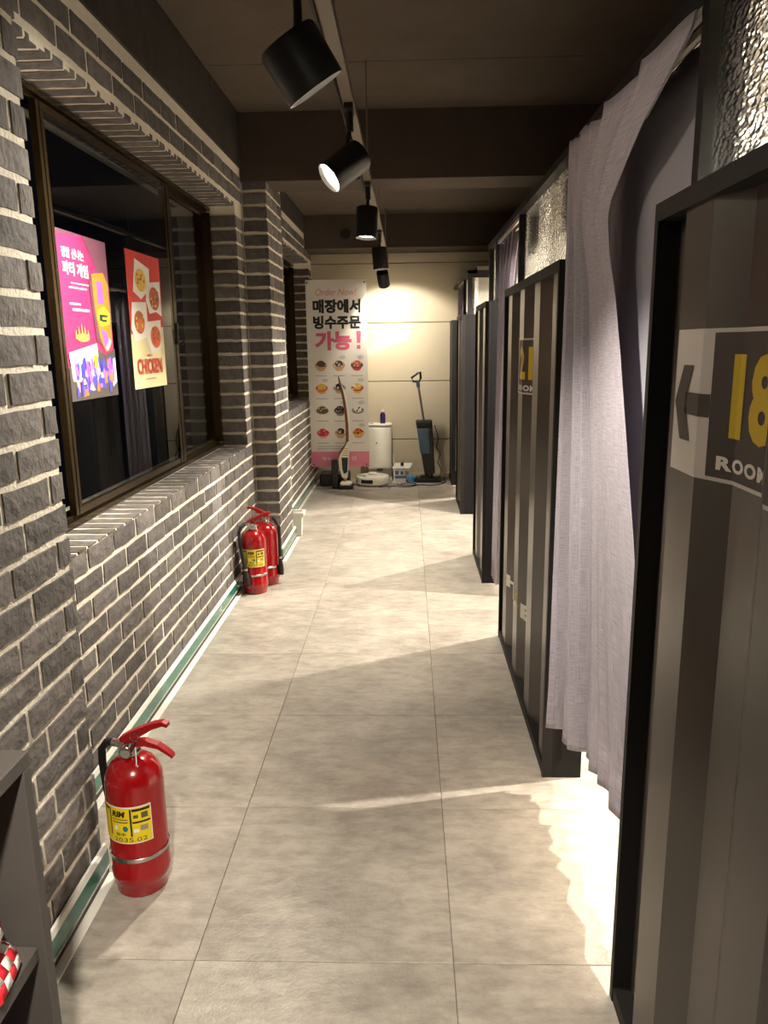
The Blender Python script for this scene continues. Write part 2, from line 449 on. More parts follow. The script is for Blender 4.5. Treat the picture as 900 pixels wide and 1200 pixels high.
# far wall ---------------------------------------------------------
FY0, FY1 = 5.75, 7.86
w4 = struct(open_wall(XF, 5.44, YB, FY0, FY1, .87, 2.19).build('wall_left', 'mortar'))
for k, z in rows(.0, .87): course(w4, 'x', XF, z, 5.455, YB, (.106 if k % 2 else 0)+.07)
for k, z in rows(2.19, 2.43): course(w4, 'x', XF, z, 5.455, YB, (.106 if k % 2 else 0)+.02)
for k, z in rows(.87, 2.19):
    course(w4, 'x', XF, z, FY1, YB, (.09 if k % 2 else 0))
    course(w4, 'y', FY1, z, -1.15, XF+.002, (.03 if k % 2 else 0))
    course(w4, 'x', XF, z, 5.455, FY0, (.09 if k % 2 else 0))
# sills and lintels -------------------------------------------------
def sill(idx, x, y0, y1, z, up):
    s = 1 if up else -1
    p = struct(MB().box(-1.20, x-.006, y0, y1, min(z-.0032*s, z-.03*s), max(z-.0032*s, z-.03*s)).build('trim_%d' % idx, 'mortar'))
    y = y0+.01
    while y+BH < y1+.02:
        put_brick(p, SILLB, (x-.077, y+BH/2, z), ((PI/2 if up else -PI/2), 0, 0)); y += .08
    return p
sill(4, XW, WY0, WY1, .79, True); sill(5, XW, WY0, WY1, 2.19, False)
sill(6, XF, FY0, FY1, .87, True); sill(7, XF, FY0, FY1, 2.19, False)

# windows ----------------------------------------------------------
def window(idx, x, y0, y1, z0, z1, stiles, panes, handle=None):
    w = bpy.data.objects.new('window_%d' % idx, None); COL.objects.link(w); w.location = (x, y0, z0); w['kind'] = 'structure'
    def P(mb, n, m, lb_=None):
        o = mb.build(n, m, w); o.matrix_parent_inverse = Matrix.Translation((-x, -y0, -z0))
        if lb_: lab(o, lb_)
        return o
    P(MB().box(x-.10, x+.005, y0, y1, z0, z0+.018).box(x-.03, x-.018, y0, y1, z0+.018, z0+.03).box(x-.065, x-.055, y0, y1, z0+.018, z0+.03), 'bottom_rail', 'bronze')
    P(MB().box(x-.10, x+.005, y0, y1, z1-.02, z1).box(x-.03, x-.018, y0, y1, z1-.03, z1-.02), 'top_rail', 'bronze')
    P(MB().box(x-.10, x+.004, y1-.028, y1, z0+.03, z1-.03), 'side_frame', 'bronze')
    P(MB().box(x-.10, x+.004, y0, y0+.03, z0+.03, z1-.03), 'side_frame', 'bronze')
    for (a, b, dx) in stiles:
        P(MB().box(x-.022+dx, x+.002+dx, a, a+(b-a)*.42, z0+.03, z1-.03).box(x-.018+dx, x-.008+dx, a+(b-a)*.40, a+(b-a)*.6, z0+.03, z1-.03).box(x-.022+dx, x+.002+dx, a+(b-a)*.58, b, z0+.03, z1-.03), 'stile', 'bronze')
    for (a, b, dx) in panes:
        P(MB().box(x-.014+dx, x-.009+dx, a, b, z0+.052, z1-.05) if dx < -.035 or dx > -.01 and False else MB().add([(x-.012+dx-k_*.005+(.02*(y_-a) if dx == 0 else 0)-.01*(dx == 0), y_, z_) for k_ in (0, 1) for y_ in (a, b) for z_ in (z0+.052, z1-.05)], [(0, 1, 3, 2), (4, 6, 7, 5), (0, 4, 5, 1), (2, 3, 7, 6), (0, 2, 6, 4), (1, 5, 7, 3)]), 'pane', 'glass')
        P(MB().box(x-.022+dx, x-.001+dx, a, b, z0+.03, z0+.055), 'sash_rail', 'bronze')
        P(MB().box(x-.022+dx, x-.001+dx, a, b, z1-.055, z1-.03), 'sash_rail', 'bronze')
    if handle:
        yh, zh = handle
        P(MB().box(x+.002, x+.010, yh-.012, yh+.012, zh-.05, zh+.05).tube([(x+.012, yh, zh+.01), (x+.03, yh+.02, zh+.02), (x+.032, yh+.03, zh-.02), (x+.02, yh+.02, zh-.05)], .006, 8), 'latch', 'blackmetal', 'black window latch')
    return w
window(1, -1.15, WY0+.002, WY1-.002, .795, 2.185, [(2.55, 2.598, -.004), (3.79, 3.87, 0), (3.885, 3.985, -.03)],
       [(1.98, 2.55, -.045), (2.575, 3.79, 0), (3.985, 4.655, -.03)], (3.86, 1.46))
window(2, -1.13, FY0+.002, FY1-.002, .875, 2.185, [(6.62, 6.70, 0), (6.74, 6.82, -.03)], [(5.78, 6.62, 0), (6.82, 7.83, -.03)])

# baseboards: luminous green guide strip ------------------------------
def baseboard(idx, pts, arrows):
    # pts: polyline on the floor, brick faces on the left-hand side of travel
    b = bpy.data.objects.new('baseboard_left', None); COL.objects.link(b); b['kind'] = 'structure'
    b.location = (pts[0][0], pts[0][1], 0)
    inv = Matrix.Translation((-pts[0][0], -pts[0][1], 0))
    def sweep(prof, n, m):
        mb = MB(); k = len(prof); vs = []
        for i, p in enumerate(pts):
            p = Vector(p)
            d0 = (Vector(pts[i])-Vector(pts[i-1])).normalized() if i else None
            d1 = (Vector(pts[i+1])-p).normalized() if i < len(pts)-1 else None
            n0 = Vector((d0.y, -d0.x)) if d0 else None; n1 = Vector((d1.y, -d1.x)) if d1 else None
            if n0 and n1: nn = (n0+n1); nn = nn/ (1+n0.dot(n1))
            else: nn = n0 or n1
            for (o, z) in prof: vs.append((p.x+nn.x*o, p.y+nn.y*o, z))
        fs = []
        for i in range(len(pts)-1):
            for j in range(k): fs.append((i*k+j, i*k+(j+1) % k, (i+1)*k+(j+1) % k, (i+1)*k+j))
        fs.append(tuple(range(k))); fs.append(tuple((len(pts)-1)*k+j for j in range(k-1, -1, -1)))
        mb.add(vs, fs); o = mb.build(n, m, b); o.matrix_parent_inverse = inv; return o
    sweep([(-.004, .005), (.012, .005), (.012, .079), (-.004, .079)], 'backing', 'blackmetal')
    lab(sweep([(.004, .079), (.015, .079), (.010, .092), (.004, .094)], 'top_edge', 'white'), 'white top edge')
    lab(sweep([(.012, .030), (.0155, .030), (.0155, .079), (.012, .079)], 'strip', 'green'), 'glossy green guide strip')
    lab(sweep([(.012, .028), (.018, .028), (.018, .031), (.012, .031)], 'lip', 'railwhite'), 'thin pale lip')
    lab(sweep([(.012, 0), (.036, 0), (.034, .003), (.012, .004)], 'floor_edge', 'white'), 'white sealing edge on the floor')
    for (x, y, ax) in arrows:
        mb = MB()
        if ax == 'x': mb.txt(T['lt'], 0, .05, .04, .072, lambda u, v: (x+.016, y+u, v))
        else: mb.txt(T['lt'], 0, .035, .04, .068, lambda u, v: (x+u, y-.016, v))
        o = mb.build('arrow_mark', 'railwhite', b); o.matrix_parent_inverse = inv
baseboard(1, [(XN, -.5), (XN, 1.785)], [])
baseboard(2, [(XW, 1.80), (XW, 4.872), (XP, 4.872), (XP, 5.455), (XF, 5.455), (XF, YB-.01)],
          [(XW, 3.72, 'x'), (-.93, 4.872, 'y'), (XF, 6.6, 'x')])

# back wall of boards -------------------------------------------------
wb = struct(MB().box(-1.35, 2.55, YB+.012, YB+.1, 0, ZC).build('wall_back', 'joint'))
zz = [.03, .411, 1.021, 1.618, 2.205, 2.42]
for a, b in zip(zz[:-1], zz[1:]):
    for (xa, xb) in ((-1.30, 2.0),):
        MB().rbox(xa, xb-.006, YB, YB+.014, a+.004, b-.004, .002, 1).build('panel', 'backpanel', wb)
struct(MB().box(-1.0, .43, YB-.012, YB, 0, .05).build('baseboard_back', 'backpanel'))
# right outer wall and wall behind the photographer
struct(MB().box(2.45, 2.55, -2.0, 8.2, 0, ZC).build('wall_right', 'plaster'))
struct(MB().box(-1.35, 2.55, -2.1, -2.0, 0, ZC).build('wall_front', 'roomdark'))

# ================================================================== PARTITION PANELS ON THE RIGHT
XFR, XBK, ZT = .43, .555, 1.62
A0 = .345
def xprof(y, a):
    s = (a-y) % A0
    if s < .07: return .44+.03*s/.07
    if s < .165: return .47
    if s < .235: return .47-.03*(s-.165)/.07
    return .44
def breaks(y0, y1, a):
    out = []
    for k in range(-12, 13):
        for d in (0, .07, .165, .235):
            y = a-d-k*A0
            if y0+.002 < y < y1-.002: out.append(y)
    return sorted([y0]+out+[y1])
def partition(y0, y1, a, label, cap=XBK):
    p = thing('partition_panel', label, 'partition', (XFR, y0, 0), group='container style partition panels')
    inv = Matrix.Translation((-XFR, -y0, 0))
    def P(mb, n, m, l=None):
        o = mb.build(n, m, p); o.matrix_parent_inverse = inv
        if l: lab(o, l)
        return o
    t = .018
    P(MB().box(XFR, XBK, y1-t, y1, 0, ZT), 'end_post', 'frame')
    P(MB().box(XFR, XFR+.03, y0, y0+t, 0, ZT), 'end_post', 'frame')
    P(MB().box(XFR+.03, cap, y0, y0+.012, 0, ZT), 'end_cap', 'charcoal', 'plain charcoal end board')
    P(MB().box(XFR, XBK, y0+t, y1-t, ZT-.03, ZT), 'top_rail', 'frame')
    P(MB().box(XFR+.002, XBK, y0+t, y1-t, 0, .035), 'bottom_rail', 'frame')
    P(MB().box(.515, XBK, y0+t, y1-t, .035, ZT-.03), 'back_board', 'roomwall')
    ys = breaks(y0+t, y1-t, a)
    mb = MB(); vs = []
    for y in ys:
        vs += [(xprof(y, a), y, .035), (xprof(y, a), y, ZT-.03)]
    mb.add(vs, [(2*i, 2*i+1, 2*i+3, 2*i+2) for i in range(len(ys)-1)])
    o = P(mb, 'corrugated_sheet', 'sheet', 'grey-brown corrugated metal sheet')
    s = o.modifiers.new('thickness', 'SOLIDIFY'); s.thickness = .002; s.offset = 0
    return p, inv
P18, inv18 = partition(.15, 1.412, 1.171, 'nearest corrugated partition panel, carrying the ROOM 18 arrow sign')
P21, inv21 = partition(2.266, 3.512, 2.972, 'corrugated partition panel carrying the ROOM 21 sign')
P3, inv3 = partition(4.348, 5.0, 4.80, 'narrow corrugated partition panel with plain charcoal end, just past room 21')
P4, inv4 = partition(6.243, 6.88, 6.66, 'narrow corrugated partition panel second from the back wall', cap=.95)
P5, inv5 = partition(7.60, 7.95, 7.85, 'farthest partition panel beside the cream back wall')
# logo on panel 21
def logo():
    for key, ya, yb, z0, z1, m in (('H', 3.314, 3.205, .32, .375, 'whitep'), ('I', 3.082, 3.060, .335, .40, 'whitep'),
                                   ('K', 3.035, 2.955, .345, .395, 'signyellow'), ('B', 2.945, 2.855, .305, .365, 'whitep')):
        mb = MB().txt(T[key], 0, 1, z0, z1, lambda u, v: (xprof(ya+(yb-ya)*u, 2.972)-.003, ya+(yb-ya)*u, v))
        o = mb.build('logo_letter', m, P21); o.matrix_parent_inverse = inv21
logo()
# vinyl room signs, following the corrugation
def sign(name_label, a, y0, y1, z0, z1, dark, num, numbox, roombox, arrow=None):
    s = thing('room_sign', name_label, 'sign', (.44, y1, z0), group='room number signs')
    inv = Matrix.Translation((-.44, -y1, -z0))
    def strip(ya, yb, za, zb, off, n, m, l=None):
        mb = MB(); ys = breaks(ya, yb, a); vs = []
        for y in ys: vs += [(xprof(y, a)-off, y, za), (xprof(y, a)-off, y, zb)]
        mb.add(vs, [(2*i, 2*i+1, 2*i+3, 2*i+2) for i in range(len(ys)-1)])
        o = mb.build(n, m, s); o.matrix_parent_inverse = inv
        if l: lab(o, l)
    strip(y0, y1, z0, z1, .002, 'backing', 'signwhite', 'white vinyl ground')
    strip(dark[0], dark[1], z0+.006, z1-.006, .0028, 'dark_square', 'signdark', 'dark grey square')
    def tx(key, box, m, n, l=None):
        ya, yb, za, zb = box
        mb = MB().txt(T[key], 0, 1, za, zb, lambda u, v: (xprof(ya+(yb-ya)*u, a)-.0036, ya+(yb-ya)*u, v))
        o = mb.build(n, m, s); o.matrix_parent_inverse = inv
        if l: lab(o, l)
    tx(num, numbox, 'signyellow', 'numeral', 'yellow room number')
    tx('room', roombox, 'whitep', 'lettering', 'white word ROOM')
    if arrow:
        zc = 1.295
        mb = MB(); fa = lambda y, z: (xprof(y, a)-.0032, y, z)
        for sg in (1, -1): mb.flat([(1.270, zc), (1.240, zc+sg*.058), (1.198, zc+sg*.058), (1.226, zc)], fa)
        ys = breaks(1.150, 1.226, a)
        for p, q in zip(ys[:-1], ys[1:]): mb.rect(p, q, zc-.017, zc+.017, fa)
        o = mb.build('arrow', 'signdark', s); o.matrix_parent_inverse = inv; lab(o, 'dark grey arrow pointing down the corridor')
sign('white room sign with arrow and yellow number 18', 1.171, .90, 1.276, 1.185, 1.407, (.906, 1.149), 'n18', (1.112, .985, 1.25, 1.372), (1.13, .99, 1.203, 1.224), True)
sign('dark room sign with yellow number 21', 2.972, 2.82, 3.082, 1.20, 1.408, (2.828, 3.064), 'n21', (3.03, 2.905, 1.255, 1.378), (3.04, 2.885, 1.212, 1.234))

# header, transoms ------------------------------------------------------
struct(MB().box(.475, .545, -1.5, 4.74, 1.93, 1.955).build('trim_8', 'frame'))
struct(MB().box(.475, .545, 6.243, YB-.002, 1.93, 1.955).build('trim_9', 'frame'))
def rail(y0, y1, label):
    r = thing('curtain_rail', label, 'rail', (.51, y0, 1.915), group='curtain rails over the openings')
    for dx in (-.016, .012):
        o = MB().box(.51+dx-.005, .51+dx+.005, y0, y1, 1.915, 1.929).build('track', 'railwhite', r)
        o.matrix_parent_inverse = Matrix.Translation((-.51, -y0, -1.915))
rail(1.42, 2.255, 'white double curtain rail over the nearest opening')
rail(3.525, 4.335, 'white double curtain rail over the opening past room 21')
rail(6.90, 7.585, 'white double curtain rail nearest the back wall')
def transom(idx, y0, y1, mid=()):
    w = bpy.data.objects.new('window_%d' % idx, None); COL.objects.link(w); w.location = (.5, y0, ZT); w['kind'] = 'structure'
    inv = Matrix.Translation((-.5, -y0, -ZT))
    def P(mb, n, m):
        o = mb.build(n, m, w); o.matrix_parent_inverse = inv; return o
    ys = [y0]+list(mid)+[y1]
    P(MB().box(.485, .535, y0, y0+.03, ZT, 1.93), 'stile', 'frame'); P(MB().box(.485, .535, y1-.03, y1, ZT, 1.93), 'stile', 'frame')
    for m_ in mid: P(MB().box(.485, .535, m_-.015, m_+.015, ZT, 1.93), 'stile', 'frame')
    P(MB().box(.49, .53, y0, y1, ZT, ZT+.012), 'rail', 'frame')
    for a, b in zip(ys[:-1], ys[1:]):
        P(MB().box(.505, .511, a+.02, b-.02, ZT+.01, 1.93), 'pane', 'hammered')
transom(3, .15, 1.405); transom(4, 2.27, 3.51); transom(5, 4.36, 4.735); transom(6, 6.30, 6.875)
# camera-facing glazed return at the end of the fourth panel
w = bpy.data.objects.new('window_7', None); COL.objects.link(w); w.location = (.56, 6.25, ZT); w['kind'] = 'structure'
for n, m, b in (('rail', 'frame', (.475, .95, 6.243, 6.275, 1.90, 1.955)), ('stile', 'frame', (.475, .51, 6.243, 6.275, ZT, 1.90)),
                ('stile', 'frame', (.92, .95, 6.243, 6.275, ZT, 1.90)), ('pane', 'hammered', (.51, .92, 6.256, 6.262, ZT, 1.90))):
    o = MB().box(*b).build(n, m, w); o.matrix_parent_inverse = Matrix.Translation((-.56, -6.25, -ZT))

# rooms behind the panels -------------------------------------------------
struct(MB().box(2.0, 2.06, -1.5, 8.1, 0, 1.95).build('wall_right', 'roomwall'))
for (y, nm) in ((.12, 0), (2.95, 1), (4.66, 2), (6.29, 3), (7.75, 4)):
    struct(MB().box(.565, 2.0, y-.02, y+.02, 0, 1.95).build('wall_partition', 'roomwall'))
struct(MB().box(.548, 2.06, -1.5, 4.74, 1.955, 1.985).build('ceiling_light_stop', 'roomdark'))  # unseen lids added over the rooms so lamp light doesn't leak upward
struct(MB().box(.548, 2.06, 6.243, 8.1, 1.955, 1.985).build('ceiling_light_stop', 'roomdark'))
struct(MB().box(.70, 2.06, 4.74, 6.243, 1.955, 1.985).build('ceiling_light_stop', 'roomdark'))

def room_lamp(x, y, w, label):
    t = thing('ceiling_downlight', label, 'lamp', (x, y, 1.955), group='small downlights in the side rooms')
    MB().lathe([(.045, 0), (.05, -.004), (.05, -.012), (.038, -.014), (.036, -.004)], 20, caps=False).build('ring', 'white', t, True)
    MB().lathe([(.0005, -.006), (.036, -.006)], 20, caps=False).build('diffuser', M_EM, t)
    l = bpy.data.lights.new('bulb', 'SPOT'); l.energy = w; l.color = ROOMC; l.shadow_soft_size = .02; l.spot_size = math.radians(168); l.spot_blend = .3
    o = bpy.data.objects.new('bulb', l); COL.objects.link(o); o.parent = t; o.location = (0, 0, -.03)
M_EM = mat('lamp_glow', (255, 236, 205), .5, emit=14)
room_lamp(1.50, 2.45, ROOM_W, 'downlight in the room behind the nearest curtain')
room_lamp(1.26, 3.94, ROOM_W*.8, 'downlight in the room past room 21')
room_lamp(1.17, 5.64, ROOM_W*.8, 'downlight in the open passage between the narrow panels')
room_lamp(1.2, 7.3, ROOM_W*.7, 'downlight in the room nearest the back wall')
room_lamp(1.2, .75, ROOM_W*.6, 'downlight in the room behind the nearest panel')

# ================================================================== CURTAINS
def curtain(label, fn, nu, nz, ztop, zbot, loc, group=None, hem=True, cloth='curtain'):
    """fn(u, t) -> (x, y) with u across and t = 0 (top) .. 1 (bottom)"""
    c = thing('curtain', label, 'curtain', loc, group=group)
    inv = Matrix.Translation((-loc[0], -loc[1], -loc[2]))
    def sheet(t0, t1, n, off, name, l=None):
        vs = []; uv = []
        for j in range(n+1):
            t = t0+(t1-t0)*j/n
            for i in range(nu+1):
                u = i/nu; x, y = fn(u, t); x += off
                z = ztop+(zbot-ztop)*t + (.004*math.sin(u*40)*(1-t)**6)
                vs.append((x, y, z)); uv.append((u*1.3, t*1.7))
        fs = [(j*(nu+1)+i, j*(nu+1)+i+1, (j+1)*(nu+1)+i+1, (j+1)*(nu+1)+i) for j in range(n) for i in range(nu)]
        me = bpy.data.meshes.new(name); me.from_pydata(vs, [], fs); me.shade_smooth()
        ul = me.uv_layers.new(name='weave')
        for lp in me.loops: ul.data[lp.index].uv = uv[lp.vertex_index]
        me.materials.append(M[cloth])
        o = bpy.data.objects.new(name, me); COL.objects.link(o); o.parent = c; o.matrix_parent_inverse = inv
        s = o.modifiers.new('thickness', 'SOLIDIFY'); s.thickness = .0012; s.offset = 0
        if l: lab(o, l)
    sheet(0, 1, nz, 0, 'cloth')
    if hem:
        sheet(.0, .055, 4, .0035, 'header_band', 'doubled heading band')
        sheet(.955, 1.0, 4, .0035, 'hem_band', 'doubled hem band')
    return c
def interp(tab, z):
    for (z0, v0), (z1, v1) in zip(tab[:-1], tab[1:]):
        if z <= z0 and z >= z1: return v0+(v1-v0)*(z0-z)/(z0-z1)
    return tab[0][1] if z > tab[0][0] else tab[-1][1]
EDGE = [(1.93, 1.39), (1.894, 1.40), (1.86, 1.508), (1.813, 1.672), (1.774, 1.775), (1.718, 1.906), (1.683, 1.947), (1.592, 1.938), (1.352, 1.844), (.937, 1.70), (.643, 1.62), (.2, 1.48)]
TOPX = [(0, .436), (.124, .468), (.140, .438), (.40, .484), (.425, .440), (.72, .486), (.745, .446), (1, .472)]
HEM = [(0, .430, 2.215), (.10, .440, 2.20), (.2, .486, 2.195), (.30, .470, 2.10), (.36, .457, 2.075), (.45, .492, 2.06), (.52, .528, 2.05), (.6, .512, 1.985), (.75, .522, 1.86), (1, .53, 1.46)]
def front_curtain(u, t):
    z = 1.912-(1.912-.21)*t
    ye = interp(EDGE, z)
    for (a, xa, ya), (b, xb, yb) in zip(HEM[:-1], HEM[1:]):
        if a <= u <= b:
            s = (u-a)/(b-a); s = s*s*(3-2*s); xh = xa+(xb-xa)*s; yh = ya+(yb-ya)*(u-a)/(b-a); break
    k = (2.215-yh)/(2.215-1.46)
    y = 2.215-(2.215-ye)*k
    f = min(1, .25+.75*(2.215-ye)/.72)
    xm = .448+(xh-.448)*f
    for (a, va), (b, vb) in zip(TOPX[:-1], TOPX[1:]):
        if a <= k <= b: xt = va+(vb-va)*(k-a)/(b-a); break
    w = min(1, max(0, (t-.04)/.22)); w = w*w*(3-2*w)
    x = xt+(xm-xt)*w
    x += .013*(2/PI)*math.asin(math.sin(u*58+2*math.sin(u*9)))*t**5
    return x, y
curtain('pale linen curtain with a slanting free edge in the nearest opening', front_curtain, 150, 70, 1.912, .21, (.48, 1.85, .21), 'linen curtains')
def back_curtain(u, t):
    z = 1.952-(1.952-.33)*t
    y = 1.36+(interp([(2, 2.37), (1.2, 2.37), (.75, 2.20), (.2, 2.18)], z)-1.36)*u
    x = .568+.010*math.sin(u*9+.3)*(.5+.5*t)+.004*math.sin(u*21)*(1-t)+.008*math.sin(u*47)*t**4
    return x, y
curtain('darker grey curtain panel behind the slanting linen curtain of the nearest opening', back_curtain, 90, 24, 1.952, .33, (.575, 1.7, .33), 'linen curtains', cloth='greycloth')
def aside(u, t):
    a = 3.68+(4.10-3.68)*min(1, t*2.2)**.6; b = 4.315
    y = a+(b-a)*u+.25*(b-a)/4*math.sin(u*16*PI)
    return .515+.034*math.sin(u*8*PI)*(.6+.4*t), y
def bundle(y0, y1, xc, amp, n, flare):
    def fn(u, t):
        y = y0+(y1-y0)*u*(1+flare*t)
        x = xc+amp*math.sin(u*n*2*PI)*(.6+.4*t)
        y += .35*(y1-y0)/n*math.sin(u*n*4*PI)
        return x, y
    return fn
curtain('gathered linen curtain drawn aside just past room 21', aside, 80, 14, 1.908, .06, (.52, 3.75, .06), 'linen curtains')
curtain('linen curtain in the farthest opening beside the back wall', bundle(7.02, 7.56, .51, .045, 4, 0), 60, 10, 1.908, .16, (.51, 7.2, .16), 'linen curtains')
# grey slatted panels placed behind the glass above room 21
for (y0, y1, l) in ((3.20, 3.46, 'grey slatted panel behind the glass above room 21, farther one'), (2.42, 2.72, 'grey slatted panel behind the glass above room 21, nearer one')):
    v = thing('slatted_panel', l, 'slatwork', (.54, y0, 1.74), group='slatted panels behind the transom')
    inv = Matrix.Translation((-.54, -y0, -1.74))
    o = MB().box(.550, .556, y0, y1, 1.74, 1.90).build('backing', 'charcoal', v); o.matrix_parent_inverse = inv
    k = 0
    while y0+.05*k+.03 < y1:
        o = MB().box(.537, .550, y0+.05*k+.005, y0+.05*k+.035, 1.745, 1.895).build('slat', 'sheet', v); o.matrix_parent_inverse = inv; k += 1

# ================================================================== TRACK AND SPOTLIGHTS
tr = thing('light_track', 'long grey lighting track hung from the ceiling on rods', 'light track', (-.195, -1.0, 2.2))
inv = Matrix.Translation((.195, 1.0, -2.2))
for n, mb, m in (('track_bar', MB().box(-.213, -.177, -1.0, 7.72, 2.19, 2.222), 'track'), ('cable', MB().tube([(-.225, -1+.3*i, 2.205+.006*math.sin(i*1.7)) for i in range(29)], .006, 6), 'rubber'),):
    o = mb.build(n, m, tr); o.matrix_parent_inverse = inv
for y, zt in ((.6, ZC), (2.3, ZC), (4.08, ZC), (5.75, 2.60), (7.3, 2.60)):
    o = MB().cyl((-.195, y, 2.22), (-.195, y, zt), .004, 8).build('hanger_rod', 'track', tr); o.matrix_parent_inverse = inv
def spotlight(loc, aim, label, power, tracky=None, size=58, blend=.55, r=.055, L=.15):
    loc = Vector(loc); d = (Vector(aim)-loc).normalized()
    t = thing('track_spotlight', label, 'spotlight', loc, group='black track spotlights')
    qt = Vector((0, 0, -1)).rotation_difference(d)
    def R(o): o.rotation_mode = 'QUATERNION'; o.rotation_quaternion = qt; return o
    R(MB().lathe([(r*.80, -L/2+.016), (r*.94, -L/2), (r, -L/2), (r, L/2-.006), (r*.94, L/2), (.001, L/2)], 32, caps=False).build('lamp_body', 'blackmetal', t, True))
    R(MB().lathe([(.0005, -L/2+.014), (r*.9, -L/2+.014)], 28, caps=False).build('lens', M_LENS, t))
    # yoke and stem up to the track
    ty = tracky if tracky is not None else loc.y
    top = Vector((-.195-loc.x, ty-loc.y, 2.19-loc.z))
    side = d.cross(Vector((0, 0, 1))).normalized()
    hold = side*0 + Vector((0, 0, r*.3)) - d*.01
    MB().tube([hold, Vector((top.x*.6, top.y*.6, .085)), Vector((top.x, top.y, top.z*.62))], .008, 8).build('yoke', 'blackmetal', t)
    MB().cyl((top.x, top.y, top.z*.58), (top.x, top.y, top.z), .013, 12).build('stem', 'blackmetal', t)
    MB().box(top.x-.015, top.x+.015, top.y-.05, top.y+.05, top.z-.018, top.z+.004).build('track_adapter', 'blackmetal', t)
    l = bpy.data.lights.new('bulb', 'SPOT'); l.energy = power; l.color = WARM; l.shadow_soft_size = r*.75
    l.spot_size = math.radians(size); l.spot_blend = blend
    o = bpy.data.objects.new('bulb', l); COL.objects.link(o); o.parent = t; R(o); o.location = d*(L/2-.004)
M_LENS = mat('lens_glow', (255, 240, 214), .5, emit=22)
spotlight((-.19, 1.52, 1.89), (.47, 1.80, .85), 'nearest black track spotlight, turned to the right', SPOT_W*.40, size=66, blend=.8, r=.058, L=.095)
spotlight((-.215, 2.84, 2.0), (-1.0, 2.42, 1.36), 'black track spotlight second from the camera, turned to the brick wall', SPOT_W*.95, size=112, blend=.8)
spotlight((-.205, 4.10, 2.0), (-.32, 3.95, .0), 'black track spotlight third from the camera, pointing down', SPOT_W*.80, size=84, blend=.7)
spotlight((-.195, 5.74, 2.0), (-.03, 5.70, .0), 'black track spotlight fourth from the camera, pointing down', SPOT_W*.80, size=84, blend=.7)
spotlight((-.225, 7.40, 2.0), (-.12, 8.1, 1.22), 'farthest black track spotlight, turned to the back wall', SPOT_W*.27, size=112, blend=.35)
spotlight((-.2, .10, 2.0), (-.42, 1.05, .0), 'black track spotlight above the photographer', SPOT_W*.85, size=68, blend=.9)

